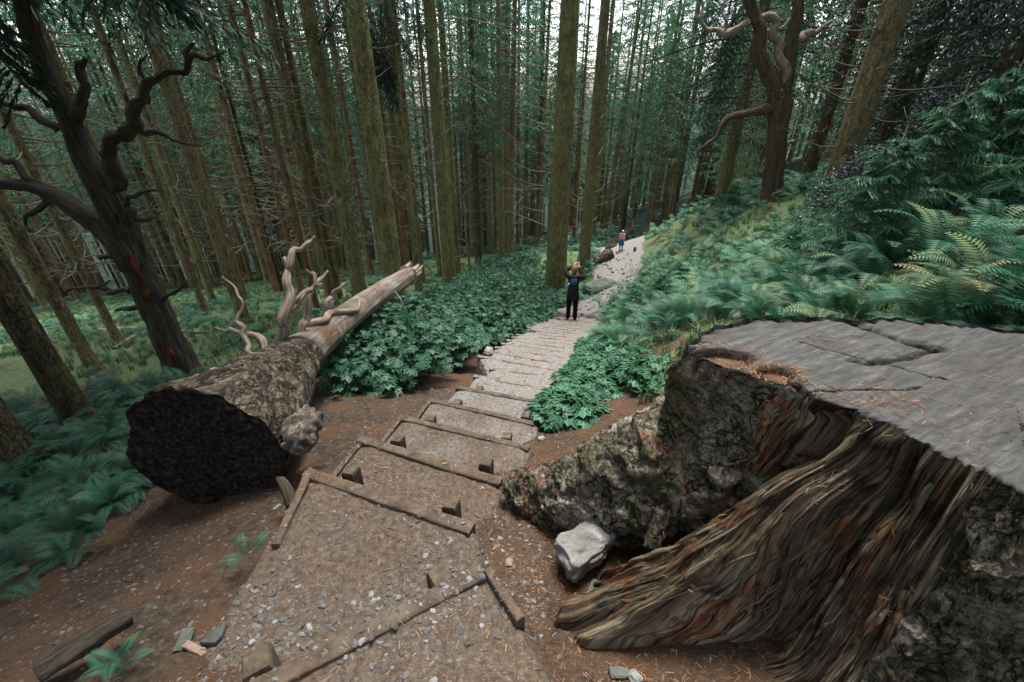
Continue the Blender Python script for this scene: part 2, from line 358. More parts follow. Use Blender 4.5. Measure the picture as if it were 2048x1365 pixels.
# ------------------------------------------------------------------ the flight of steps
pathm, nt, b = base_mat('trodden_gravel', .95, .12); co = coords(nt, 'pos')
n1 = noise(nt, co, 3.2, 6, .6, .3); n2 = noise(nt, co, 38, 8, .75); n3 = noise(nt, co, 150, 3, .7)
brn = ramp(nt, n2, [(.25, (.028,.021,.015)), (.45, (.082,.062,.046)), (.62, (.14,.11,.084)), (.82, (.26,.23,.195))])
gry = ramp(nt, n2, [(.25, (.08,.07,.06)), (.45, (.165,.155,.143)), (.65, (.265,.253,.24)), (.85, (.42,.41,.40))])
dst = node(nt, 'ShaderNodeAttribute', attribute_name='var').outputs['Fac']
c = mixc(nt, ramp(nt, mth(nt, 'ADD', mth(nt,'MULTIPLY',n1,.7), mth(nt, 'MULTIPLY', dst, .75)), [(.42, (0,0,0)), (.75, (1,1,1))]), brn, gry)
c = mixc(nt, ramp(nt, n3, [(.62, (0,0,0)), (.7, (.6,.6,.6))]), c, (.42,.41,.42))
nt.links.new(c, b.inputs['Base Color']); bump(nt, b, n2, .6, .02); bump(nt, b, n3, .5, .006)
Lpx = [(540,1365),(618,947),(724,880),(802,835),(861,800),(917,775),(951,751),(982,737)]
Rpx = [(975,1140),(952,1062),(1008,968),(1064,897),(1074,848),(1090,806),(1100,778),(1112,752)]
Ld, Rd, dr = [], [], []
for i, (a, q) in enumerate(zip(Lpx, Rpx)):
    d = 1.65+.18*i if i < 1 else 1.83+.177*(i-1)
    dr.append(d); Ld.append(at_drop(*a, d)[:2]); Rd.append(at_drop(*q, d)[:2])
Ld[0] = Ld[0]-(Rd[0]-Ld[0])*.75
d = dr[-1]; y = (Ld[-1][1]+Rd[-1][1])/2; c1 = (Ld[-1]+Rd[-1])/2
while y < 12.6:                                  # the rest of the flight follows the bank down
    y += .425; d += .18; cx = stair_x(y); 
    k = np.array((stair_x(y+.5)-stair_x(y-.5), 1.)); k /= np.linalg.norm(k); nrm = np.array((k[1], -k[0]))
    w1 = .58+.02*(y-4); sk = (-.06*max(0, 1-(y-4.3)/4))
    Ld.append(np.array((cx, y))-nrm*(w1+.1)+k*(-sk)); Rd.append(np.array((cx, y))+nrm*w1+k*sk); dr.append(d)
NS = len(dr)
pmb = MB(); treads = []
def tread(bl, br, fl, fr, d, nu, nv, far):
    """level fill behind a board: back-left, back-right, front-left, front-right"""
    u = np.linspace(0, 1, nu)[None, :, None]; v = np.linspace(0, 1, nv)[:, None, None]
    P = (bl*(1-u)+br*u)*(1-v)+(fl*(1-u)+fr*u)*v
    x, y = P[..., 0], P[..., 1]
    ed = np.minimum(np.minimum(u[..., 0], 1-u[..., 0])*8, 1)+0*v[..., 0]
    wear = -.022*np.sin(np.clip(u[..., 0], 0, 1)*math.pi)*np.sin(np.clip(v[..., 0], 0, 1)*math.pi*.9)
    z = CZ-d+.010*(fbm(x*9, y*9, 1, 4)-.5)+.012*(fbm(x*45, y*45, 4, 3)-.5)+wear-.03*(1-ed)**2
    sk = z.copy(); V = np.stack([x, y, z], -1)
    F_ = grid_faces(nv, nu); pmb.add(V, F_[:, ::-1] if np.cross(fr-fl, bl-fl) < 0 else F_, far)
    # earth skirts down both sides
    for col in (0, nu-1):
        top = V[:, col]; out = (V[:, col]-V[:, nu//2]); out[:, 2] = 0; out /= np.linalg.norm(out, axis=1)[:, None]
        rows = [top, top+out*.035+(0,0,-.06), top+out*.07+(0,0,-.35)]
        pmb.add(np.stack(rows), grid_faces(3, nv), far)
back = (np.array((-1.3,-.6)), np.array((.42,-.45)))
for i in range(NS):
    fl, fr = Ld[i], Rd[i]
    if i == 0: bl, br = np.array((-1.5,-.9)), np.array((.31,.40))
    elif i == 1: bl, br = np.array((-1.17,.72)), Rd[0]*1.0
    else: bl, br = Ld[i-1], Rd[i-1]
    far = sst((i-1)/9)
    e = (fr-fl)/np.linalg.norm(fr-fl)
    bl2 = bl if i < 2 else Ld[i-1]+(bl-fl)*.0
    n_ = 90 if i < 3 else (50 if i < 8 else 24)
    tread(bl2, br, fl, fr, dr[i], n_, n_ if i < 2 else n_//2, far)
    treads.append((bl, br, fl, fr, dr[i]))
# trail beyond the steps
TP = [(Ld[-1]+Rd[-1])/2, np.array((2.9,14.)), np.array((4.4,18.)), np.array((6.3,25.5)), np.array((8.8,28.6)), np.array((12.5,30.5)), np.array((18,32.))]
T_ = cr(np.array(TP), 14); tg = np.gradient(T_, axis=0); tg /= np.linalg.norm(tg, axis=1)[:, None]; nr = np.c_[tg[:, 1], -tg[:, 0]]
U = np.linspace(-1, 1, 17); wd = np.interp(T_[:, 1], [12, 18, 25, 31], [.9, 1.05, 1.9, 1.8])+.5*(fbm(T_[:, 1]*.9, T_[:, 0]*.9+5, 0, 2)-.5)
X = T_[:, 0:1]+nr[:, 0:1]*U*wd[:, None]; Y = T_[:, 1:]+nr[:, 1:]*U*wd[:, None]
Z = gz(X, Y)+.08-.13*np.abs(U)[None]**3+.05*(fbm(X*3, Y*3, 5, 3)-.5); Z[0] = CZ-dr[-1]-.12
pmb.add(np.stack([X, Y, Z], -1), grid_faces(len(T_), 17), 1.0)
path = pmb.obj('gravel_path', pathm); tag(path, kind='structure')
# boards and stakes
def bar(mb, a, b_, wdt, zt, hgt, nx=24, side=1, seed=0):
    """weathered board standing on edge between plan points a and b_, thickness to the downhill side"""
    a = np.asarray(a, float); b_ = np.asarray(b_, float); t = (b_-a)/np.linalg.norm(b_-a); n = np.array((-t[1], t[0]))*side
    L = np.linalg.norm(b_-a); s = np.linspace(0, L, nx)
    sec = [(-.5,-1),(-.5,-.03),(-.46,-.008),(-.3,0),(0,.0),(.3,0),(.46,-.008),(.5,-.03),(.5,-.5),(.5,-1)]
    V = np.zeros((nx, len(sec), 3))
    for j, (p, q) in enumerate(sec):
        wob = .006*(fbm(s*7+seed*9, s*0+j*.7, 0, 3)-.5)*2; hz = .007*(fbm(s*5+seed*3, s*0+2+j*.15, 0, 4)-.5)*2
        o = p*wdt+wob; V[:, j, :2] = a+t*s[:, None]+n*o[:, None]; V[:, j, 2] = zt+q*hgt+hz
    mb.add(V, grid_faces(nx, len(sec)) if side > 0 else grid_faces(nx, len(sec))[:, ::-1])
    k = len(sec)
    for row in (0, nx-1):
        cpt = V[row].mean(0); mb.add(np.vstack([V[row], cpt]), np.stack([np.arange(k), (np.arange(k)+1) % k, np.full(k, k)], -1))
def stake(mb, p, zt, s=.038, h=.3, ang=0, tilt=0):
    V = []; 
    for z, q in ((-h, 1), (-.02, 1), (-.004, .86)):
        for dx, dy in ((-1,-1),(1,-1),(1,1),(-1,1)):
            x, y = dx*s*q, dy*s*q; V.append((p[0]+x*math.cos(ang)-y*math.sin(ang)+tilt*(z+h), p[1]+x*math.sin(ang)+y*math.cos(ang), zt+z+dx*.003))
    F_ = [grid_faces(3, 4, True), np.array([[8, 9, 10, 11]])]
    mb.add(V, F_)
ordn = ['nearest','second','third','fourth','fifth','sixth','seventh','eighth']
stk = {0: [(.80,.0)], 1: [(688,950),(892,1019)], 2: [(785,884),(965,932)], 3: [(856,838),(1010,874)], 4: [(911,805),(1049,832)], 5: [(956,777)], 6: [(990,760)]}
extra = ['a big square stake by the stump root', 'long side board and widest gravel tread', 'stakes at both ends, just before the rotten capped root', 'level with the cut face of the fallen log', 'worn pale, between dirt slope and bramble patch', 'short pale edge left of the low bramble patch', 'low pale edge beyond the bramble patch', 'thin pale line close to the white stone']
for i in range(NS):
    a, b_ = Ld[i], Rd[i]; mid = (a+b_)/2
    lab = f'{ordn[i]} timber step, {extra[i]}' if i < 8 else f'worn earth-covered timber edge, step {i+1} of the flight counted from the camera'
    t = thing('timber_step', lab, 'step', (*mid, CZ-dr[i]-.17), 'far worn timber steps' if i >= 8 else 'timber edged steps of the woodland stairs')
    base = np.array((*mid, CZ-dr[i]-.17)); e = (b_-a)/np.linalg.norm(b_-a); nd = np.array((-e[1], e[0]))
    mb = MB(); bar(mb, a-e*.02, b_-e*.02, .062 if i < 3 else .05, CZ-dr[i]+(.010 if i < 3 else .003 if i < 6 else -.004), .20, 60 if i < 4 else 16, seed=i)
    mb.obj('riser_board', M['board'] if i < 6 else M['earthboard'], t, loc=None).location = (0,0,0)
    ch = t.children[-1] if t.children else None
    t.location = (0,0,0)
    if i in stk:
        for q in stk[i]:
            if i == 0: p = at_drop(890, 1168, dr[0])[:2]
            else: p = at_drop(*q, dr[i])[:2]
            mb = MB(); stake(mb, p+nd*(.05 if i < 3 else .026), CZ-dr[i]-.004, .036 if i else .042, .3, math.atan2(e[1], e[0])+.1)
            mb.obj('stake', M['stake'], t, smooth=False)
    if i == 0:
        mb = MB(); bar(mb, Rd[0], at_drop(1042,1240,1.65)[:2], .035, CZ-dr[0]+.009, .2, 20, seed=31); mb.obj('side_board', M['board'], t)
        p = at_drop(515,1350,1.66)[:2]; mb = MB(); stake(mb, p+nd*.045, CZ-dr[0]+.002, .045, .3, .5); mb.obj('stake', M['stake'], t, smooth=False)
    if i == 1:
        mb = MB(); bar(mb, at_drop(618,947,1.83)[:2], at_drop(552,1095,1.84)[:2], .04, CZ-1.83+.012, .2, 30, seed=32); mb.obj('side_board', M['board'], t)
    if i in (2, 3, 4):
        pa = Ld[i]; pb = Ld[i]*.1+Ld[i-1]*.9
        mb = MB(); bar(mb, pa, pb, .03, CZ-dr[i]+.003, .16, 16, seed=40+i); mb.obj('side_board', M['board'], t)
# ------------------------------------------------------------------ the giant stump
SCX, SCY = 1.60, 1.15; ZT = CZ-.90
def cint(th, tab):
    a = np.array([t[0] for t in tab], float); r = np.array([t[1] for t in tab], float)
    a = np.r_[a-360, a, a+360]; r = np.r_[r, r, r]; return np.interp(np.mod(th, 360), a, r)
RT = [(0,.75),(20,.78),(44,.70),(60,.63),(75,.60),(104,.61),(120,.70),(135,.84),(145,.93),(155,.99),(161,1.0),(166,.84),(170,.70),(176,.62),(182,.54),(188,.49),(195,.46),(205,.45),(216,.45),(228,.47),(250,.47),(275,.48),(300,.52),(330,.64)]
RB = [(0,.95),(44,.9),(80,.85),(110,.95),(135,1.1),(150,1.2),(160,1.22),(166,1.12),(171,.92),(176,.98),(182,1.25),(186,1.44),(189.5,1.46),(193,1.44),(196,1.1),(199,.80),(203,.76),(210,.84),(217,.82),(224,.74),(240,.66),(270,.62),(300,.75),(330,.85)]
th = np.concatenate([np.arange(-130, 118, 2.0), np.arange(118, 150, .5), np.arange(150, 235, .16)]); th = np.r_[th, 235+np.arange(0, 0)]
thd = np.mod(th, 360); tr = np.radians(thd)
def smoothed(tab, k=1.6):
    return np.mean([cint(thd+q, tab) for q in np.linspace(-k, k, 7)], 0)
nS = 230; s = np.linspace(0, 1, nS)[:, None]
rt, rb = smoothed(RT, 1.2)[None], smoothed(RB, 1.0)[None]
jag = .06*(fbm(tr*9+3, tr*0, 0, 4)-.5)+.05*(fbm(tr*38+3, tr*0+4, 0, 3)-.5); rt = rt+jag[None]
flare = np.clip((rb-rt-.25)/.5, 0, 1)
q = 1.0+.15*(1-flare); p = 1.25+.5*(1-flare)
rr = rt+(rb-rt)*s**q
drop = 1-(1-s)**p; x = SCX+rr*np.cos(tr)[None]; y = SCY+rr*np.sin(tr)[None]
xb = SCX+rb*np.cos(tr)[None]; yb = SCY+rb*np.sin(tr)[None]; zb = gz(xb, yb, False)-.05
tip = .10*flare
zed = ZT+(zb+tip-ZT)*drop-(tip+.06)*sst((s-.955)/.045)
# upper edge of the wall: chipped back near the rim
G3x, G3y, G3z = np.cos(tr)[None]*1.0+0*s, np.sin(tr)[None]*1.0+0*s, s*1.0
tw = .035*np.sin(s*5+1)+.05*(fbm(G3x*4, G3y*4, s*2, 2)-.5)*2        # the grain swings as it runs down
tt = tr[None]+tw
rid = lambda f, sz, o: 1-np.abs(2*fbm(np.cos(tt)*f+o, np.sin(tt)*f, s*sz+o, 3)-1)*2.2
woodz = sst((thd-172)/5)*sst((226-thd)/8)
woodz = woodz[None]
cleft = rid(5, .6, 2)*.5+rid(13, .9, 7)*.27+rid(36, 1.2, 11)*.15+rid(90, 2, 5)*.08
plates = fbm(x*7, y*7, zed*7, 4); plates2 = fbm(x*26, y*26, zed*26, 3)
env = sst(s/.06)*.9+.1
modu = .35+1.5*fbm(G3x*5+4, G3y*5, s*2.5, 3)
rec = -.06*np.exp(-((s-.13)/.07)**2)*sst((thd[None]-174)/4)*sst((212-thd[None])/8)*(.3+1.4*fbm(G3x*12, G3y*12, 0*s, 2))
dsp = rec+woodz*(.135*(cleft-.5)*modu+.06*(fbm(x*9, y*9, zed*9, 3)-.5))+(1-woodz)*(.10*(plates-.5)+.03*(plates2-.5)+.03*sst((fbm(x*11+5, y*11, zed*9, 3)-.47)/.05)+.018*sst((fbm(x*24+5, y*24, zed*18, 3)-.5)/.06))
hollow = -.085*np.exp(-((thd[None]-189.8)/1.7)**2)*sst((s-.3)/.3)         # trough between the two lips of the root
dsp = dsp*env
nx = np.cos(tr)[None]*.75; ny = np.sin(tr)[None]*.75
xx = x+nx*dsp; yy = y+ny*dsp; zz = zed+.55*dsp*sst(s*3)+hollow
# side-to-side wander so that the fibres are not straight rays
wan = .035*np.sin(s*4+.6)*s*flare
xx = xx-np.sin(tr)[None]*wan; yy = yy+np.cos(tr)[None]*wan
V = np.stack([xx, yy, zz], -1)
Gr = np.stack([np.cos(tt)*20+0*s, np.sin(tt)*20+0*s, s*1.0+0*tt], -1)
wood = surf('weathered_grain', [(.28, (.010,.007,.006)), (.39, (.07,.045,.028)), (.49, (.15,.11,.068)), (.58, (.235,.20,.135)), (.67, (.36,.32,.24)), (.75, (.62,.57,.48))], 'grain', (1,1,.75), ns=1.5, detail=12, dist=.25,
    patches=[(4.2, .52, .60, (.17,.075,.036)), (2.6, .53, .64, (.02,.015,.011)), (4.5,.54,.66,(.07,.075,.04))], bs=5, bst=1, bd=.03, crk=((1.1, .025, .9), (3.2, .04, .5)))
barkm = surf('stump_bark', [(.28, (.03,.026,.018)), (.40, (.11,.095,.065)), (.52, (.22,.20,.145)), (.66, (.36,.33,.26)), (.8, (.55,.51,.43))], 'pos', (1,1,1), ns=7, dist=1.6,
    patches=[(5, .60, .64, (.30,.17,.12)), (3.2, .52, .62, (.085,.09,.042)), (2.1,.57,.595,(.36,.32,.26))], bs=45, bst=1, bd=.035, crk=((4.5, .022, .9), (12, .035, .6), (30, .05, .35)))
M['dead_dark'] = surf('grey_splinter', [(.3, (.03,.022,.015)), (.55, (.12,.095,.06)), (.75, (.26,.23,.165)), (.9, (.5,.46,.37))], 'grain', ns=2.5, bs=9)
stump = thing('tree_stump', 'giant old sawn stump with torn grey wood and spreading roots beside the steps', 'tree stump')
mb = MB(); nth = len(th); Fq = grid_faces(nS, nth, True)
wf = (sst((thd-172)/5)*sst((226-thd)/8) > .5)
colidx = np.tile(np.arange(nth), nS-1); wj = (fbm(x[:-1]*6, y[:-1]*6, zed[:-1]*6, 3).ravel()-.5)*24
tdeg = thd[colidx]+wj; isw = (tdeg > 172) & (tdeg < 223) & (np.abs(wj) < 50)
mb.add(V, Fq[isw][:, ::-1], .5, Gr); o_ = mb.obj('torn_wood', wood, stump)
mb = MB(); mb.add(V, Fq[~isw][:, ::-1], .5, Gr); mb.obj('stump_bark', barkm, stump)
# torn splinters standing off the surface along the grain
Vn = V; sl_ = [MB(), MB()]; ivis = np.where((thd > 172) & (thd < 222))[0]
for k in range(190):
    j = int(ivis[rng.integers(len(ivis))]); s0 = int(rng.random()**1.3*.72*nS); ln = int((.06+.20*rng.random())*nS); idx = np.linspace(s0, min(nS-4, s0+ln), 7).astype(int)
    if idx[-1]-idx[0] < 8: continue
    jj_ = np.clip(j+(np.linspace(0, rng.normal()*5, 7)).astype(int), 1, nth-2); P = Vn[idx, jj_].copy(); out = P-np.array((SCX, SCY, 0)); out[:, 2] = .35; out /= np.linalg.norm(out, axis=1)[:, None]
    w_ = .0025+.010*rng.random()**2.5; P += out*np.linspace(-.002, .012*rng.random(), 7)[:, None]*1.0
    tube(sl_[k % 2], P, np.array([.2,.8,1,1,.9,.6,.1])*w_, 5, 3, .35, 20, seed=k % 9)
sl_[0].obj('splinters', wood, stump); sl_[1].obj('splinters', M['dead_dark'], stump)
# sawn top with cracks
nr_ = 170; thT = th; trT = tr; f = np.linspace(0, 1, nr_)[:, None]**.8
tx = SCX+rt*f*np.cos(tr)[None]; ty = SCY+rt*f*np.sin(tr)[None]
def seg_d(px, py, P):
    d = np.full(px.shape, 9.)
    for a, b_ in zip(P[:-1], P[1:]):
        ab = b_-a; t = np.clip(((px-a[0])*ab[0]+(py-a[1])*ab[1])/(ab@ab), 0, 1)
        d = np.minimum(d, np.hypot(px-a[0]-t*ab[0], py-a[1]-t*ab[1]))
    return d
wob = .03*(fbm(tx*16, ty*16, 0, 4)-.5)+.02*(fbm(tx*60, ty*60, 0, 2)-.5)
cr1 = np.array([at_drop(u, v, .9)[:2] for u, v in ((1690,636),(1715,650),(1750,662),(1790,676),(1830,690),(1880,698))])
cr2 = np.array([at_drop(u, v, .9)[:2] for u, v in ((1415,645),(1440,652),(1490,640))])
cr3 = np.array([at_drop(u, v, .9)[:2] for u, v in ((1700,722),(1735,728),(1780,722),(1870,700))])
cr4 = np.array([at_drop(u, v, .9)[:2] for u, v in ((1560,762),(1600,775),(1640,812),(1690,838))])
d1 = seg_d(tx+wob, ty+wob, cr1); d2 = seg_d(tx+wob, ty+wob, cr2); d3 = seg_d(tx+wob, ty+wob, cr3); d4 = seg_d(tx+wob, ty+wob, cr4)
d5 = np.full(tx.shape, 9.)
for k_ in range(3):
    a5 = 2.0+k_*.62+.1*math.sin(k_*5); r5 = .25+.12*math.cos(k_*3); d5 = np.minimum(d5, seg_d(tx+wob*.7, ty+wob*.7, np.array([(SCX-.05+math.cos(a5)*q5, SCY+.1+math.sin(a5)*q5) for q5 in (r5*.5, r5+.15, r5+.3+.1*math.sin(k_))])))
tz = ZT+.012*(fbm(tx*4, ty*4, 0, 3)-.5)+.004*(fbm(tx*9, ty*60, 0, 3)-.5)+.005*(fbm(tx*40, ty*40, 0, 2)-.5)
tz = tz-.05*np.exp(-(d1/.013)**2)-.02*np.exp(-(d3/.012)**2)-.02*np.exp(-(d2/.02)**2)-.05*np.exp(-(d4/.014)**2)-.012*np.exp(-(d5/.004)**2)
# sunken ledge full of needles at the far left corner
e1 = np.hypot((tx-.76)/.13, (ty-1.44)/.06); tz = tz-.045*sst((1.25-e1)/.35)
e2 = np.hypot((tx-.93)/.06, (ty-1.33)/.04); tz = tz-.035*sst((1.25-e2)/.4)
rimd = (1-f); tz = tz-.012*np.exp(-(rimd/.02)**2)-.02*np.exp(-(rimd/.035)**2)*(fbm(tr*40, tr*0, 0, 2)[None] > .55)
dz_ = V[0, :, 2]-tz[-1]; tz[-1] = V[0, :, 2]; tx[-1] = V[0, :, 0]; ty[-1] = V[0, :, 1]
dark = np.clip(1.3*np.exp(-(d1/.018)**2)+1.2*np.exp(-(d4/.02)**2)+1.0*np.exp(-(d3/.012)**2)+.8*np.exp(-(d5/.0045)**2)+1.2*sst((fbm(tr*22, tr*0+3, 0, 3)[None]-.38)/.2)*np.exp(-(rimd/(.02+.03*fbm(tr*30, tr*0, 0, 3)[None]))**2)+.9*sst((1.25-e1)/.3)+.9*sst((1.3-e2)/.3), 0, 1)
topm, nt, b = base_mat('sawn_top', .8, .25); co = coords(nt, 'grain', (1, 1, 1)); cp_ = coords(nt, 'pos')
n1 = noise(nt, co, 5, 9, .7, .4); n2 = noise(nt, cp_, 4, 6, .6, .5); n3 = noise(nt, cp_, 120, 4, .6)
c = ramp(nt, n1, [(.28, (.026,.027,.025)), (.45, (.05,.052,.05)), (.6, (.088,.09,.087)), (.8, (.2,.197,.188))])
c = mixc(nt, ramp(nt, n2, [(.45, (0,0,0)), (.68, (.6,.6,.6))]), c, (.05,.043,.035))
c = mixc(nt, node(nt, 'ShaderNodeAttribute', attribute_name='var').outputs['Fac'], c, (.012,.009,.007))
nt.links.new(c, b.inputs['Base Color']); bump(nt, b, n1, .6, .01); bump(nt, b, n3, .4, .004)
mb = MB(); a_ = R(25); gx = tx*math.cos(a_)+ty*math.sin(a_); gy = -tx*math.sin(a_)+ty*math.cos(a_)
mb.add(np.stack([tx, ty, tz], -1), grid_faces(nr_, nth, True), dark.ravel(), np.stack([gx*1.2, gy*9, tz*0], -1).reshape(-1, 3))
mb.obj('sawn_top', topm, stump)
# bark root running out towards the steps
def lumpy(mb, pts, rad, seg, m, seed, mi=0, amp=.35, fr=9):
    P = np.asarray(pts, float); A = cr(np.c_[P, rad], m); n = len(A); base = MB(); tube(base, P, rad, seg, m, 0)
    Vv = base.V[0]; k = n*seg; cen = np.repeat(A[:, :3], seg, 0); dv = Vv[:k]-cen; r0 = np.linalg.norm(dv, axis=1); 
    c_ = Vv[:k]; nn_ = fbm(c_[:, 0]*fr+seed, c_[:, 1]*fr, c_[:, 2]*fr, 4)-.5; n2_ = fbm(c_[:, 0]*fr*4+seed, c_[:, 1]*fr*4, c_[:, 2]*fr*4, 3)-.5
    g_ = 1+amp*2*nn_+amp*.4*n2_+(.022*sst((fbm(c_[:, 0]*fr*1.6+seed, c_[:, 1]*fr*1.6, c_[:, 2]*fr*1.6, 3)-.48)/.05)+.012*sst((fbm(c_[:, 0]*fr*3.6, c_[:, 1]*fr*3.6, c_[:, 2]*fr*3.6, 3)-.5)/.05))/np.maximum(r0, .05); Vv[:k] = cen+dv*g_[:, None]
    mb.add(Vv, [f for f in base.F], .5, base.g[0], mi)
mb = MB()
def gp(x, y, h): return (x, y, float(gz(x, y, False))+h)
lumpy(mb, [gp(-.01,1.80,.03), gp(.10,1.76,.06), gp(.30,1.66,.12), gp(.52,1.58,.22), gp(.74,1.52,.34), gp(.98,1.48,.45), gp(1.2,1.4,.5)], [.07,.12,.17,.22,.26,.30,.30], 140, 34, 3, amp=.26, fr=7)
mb.obj('bark_root', barkm, stump)
mb = MB()
lumpy(mb, [gp(.42,2.12,-.02), gp(.55,2.02,.06), gp(.72,1.88,.16), gp(.92,1.74,.3), gp(1.15,1.6,.42)], [.08,.14,.2,.25,.28], 90, 24, 11, amp=.3, fr=8)
mb.obj('bark_root', barkm, stump)
mb = MB(); lumpy(mb, [gp(.02,1.79,.13), gp(.12,1.78,.16), gp(.24,1.72,.19)], [.03,.045,.03], 40, 12, 5, amp=.3, fr=20); mb.obj('rotten_cap', M['rust'], stump)
# small roots
for nm, pts, rad in (('root', [(1300,1080,2.05),(1250,1088,2.05),(1225,1085,2.08)], [.03,.022,.01]), ('root', [(1420,830,2.1),(1400,900,2.0),(1350,960,1.95),(1330,1020,1.9),(1300,1100,1.85)], [.06,.05,.045,.04,.03])):
    mb = MB(); tube(mb, [at_depth(u, v, t) for u, v, t in pts], rad, 16, 10, .5, 14); mb.obj(nm, M['logbark'], stump)
# ------------------------------------------------------------------ fallen log with the black cut face
log = thing('fallen_log', 'huge fallen dead trunk with black sawn face and bleached broken branches', 'fallen tree')
ax = [at_depth(*q) for q in ((408,905,2.92),(470,850,3.2),(535,780,3.6),(580,728,4.0),(625,690,4.5),(685,642,5.1),(745,598,5.8),(795,566,6.4),(818,550,6.75))]
ar = [.50,.45,.33,.235,.18,.155,.145,.135,.115]
ax[0][2] += .0
lr = [(0,1.0),(20,1.12),(45,1.02),(80,.93),(110,.98),(140,1.0),(165,1.12),(190,1.2),(215,1.02),(250,.92),(290,.9),(330,1.0)]
def lprof(ph, LL):
    k = np.exp(-LL/1.1); return 1+(cint(np.degrees(ph)+20, lr)-1)*k+.16*(fbm(np.cos(ph)*3, np.sin(ph)*3, LL*1.6, 4)-.5)*(1+k)+.05*(fbm(np.cos(ph)*4+3, np.sin(ph)*4, LL*5, 4)-.5)
mb = MB(); A = tube(mb, ax, ar, 120, 26, 0, cap=False, prof=lprof); V = mb.V[0].reshape(-1, 120, 3)
Fq = mb.F[0]; rowi = np.repeat(np.arange(len(V)-1), 120); cut = np.searchsorted(np.r_[0, np.cumsum(np.linalg.norm(np.diff(A[:, :3], axis=0), axis=1))], 1.35)
g_ = mb.g[0]; jit = rowi+(fbm(V[:-1, :, 0].ravel()*6, V[:-1, :, 1].ravel()*6, V[:-1, :, 2].ravel()*6, 3)-.5)*40
mb = MB(); mb.add(V, Fq[jit < cut], .5, g_); mb.obj('thick_bark', M['logbark'], log)
barelog = surf('bare_log_wood', [(.25, (.05,.036,.025)), (.45, (.16,.125,.095)), (.6, (.28,.245,.205)), (.8, (.46,.43,.38))], 'grain', (1,1,.5), ns=1.6, patches=[(2.2,.52,.64,(.12,.075,.048)),(3.5,.55,.66,(.24,.23,.21))], bs=7, bst=.7, bd=.02)
mb = MB(); mb.add(V, Fq[jit >= cut], .5, g_); mb.obj('bare_trunk', barelog, log)
# cut face: slightly dished, split, irregular rim
rim = V[0]; cen = rim.mean(0); nR = 60; f = np.linspace(0, 1, nR)[:, None, None]
FV = cen+(rim-cen)[None]*f; nrm_ = np.cross(rim[30]-cen, rim[0]-cen); nrm_ /= np.linalg.norm(nrm_); nrm_ = nrm_ if nrm_[1] < 0 else -nrm_
pa = np.arange(120)*2*math.pi/120; rad_ = f[..., 0]
dd = .05*(fbm(FV[..., 0]*5, FV[..., 2]*5, 0, 4)-.5)+.02*(fbm(FV[..., 0]*30, FV[..., 2]*30, 0, 3)-.5)-.05*np.exp(-((pa[None]-1.5)/.10)**2)*rad_-.03*(1-rad_)
dd[-1] = 0; FV = FV+nrm_[None, None]*dd[..., None]
mb = MB(); Gf = np.stack([np.cos(pa)[None]*(1+rad_*1.5), np.sin(pa)[None]*(1+rad_*1.5), rad_*3+0*pa[None]], -1).reshape(-1, 3)
Ff = grid_faces(nR, 120, True); mb.add(FV, Ff, .5, Gf); mb.obj('cut_face', M['black'], log)
# broken end: splinters
mb = MB(); e0 = A[-1, :3]; dirn = A[-1, :3]-A[-6, :3]; dirn /= np.linalg.norm(dirn)
mb.add(np.vstack([V[-1], e0]), np.stack([np.arange(120), (np.arange(120)+1) % 120, np.full(120, 120)], -1))
for k in range(34):
    an = rng.random()*6.28; r_ = .13*math.sqrt(rng.random()); off = np.array((math.cos(an)*r_, 0, math.sin(an)*r_)); L = .1+.2*rng.random()
    tube(mb, [e0+off-dirn*.05, e0+off*1.05+dirn*L*.6, e0+off*1.1+dirn*L+np.array((0,0,.03))], [.035,.024,.004], 6, 3, .2)
mb.obj('broken_end', M['dead'], log)
def limb(root, nm, pts, mat, scale_w=True, seg=10, m=8, Y=None, disp=.35, cat=None):
    """pts: (u, v, depth, radius px)"""
    mb = MB()
    for line in pts:
        P = [at_depth(u, v, t) if Y is None else at_Y(u, v, t) for u, v, t, r_ in line]
        if Y is None: rad = [r_*t/F for u, v, t, r_ in line]
        else: rad = [r_*(t/ray(u, v)[1])/F for u, v, t, r_ in line]
        if len(P) > 2 and max(rad) < .12:          # dead limbs kink at every old fork
            Q, q_ = [P[0]], [rad[0]]
            for a_, b_, ra, rb_ in zip(P[:-1], P[1:], rad[:-1], rad[1:]):
                k_ = np.linalg.norm(b_-a_)*.13; Q += [(a_*.55+b_*.45)+rng.normal(size=3)*k_, b_]; q_ += [(ra+rb_)*.5*(.8+.35*rng.random()), rb_]
            P, rad = Q, q_
        tube(mb, P, rad, seg, max(2, m//2), disp, 8, seed=len(line)+line[0][0] % 7)
    return mb.obj(nm, mat, root)
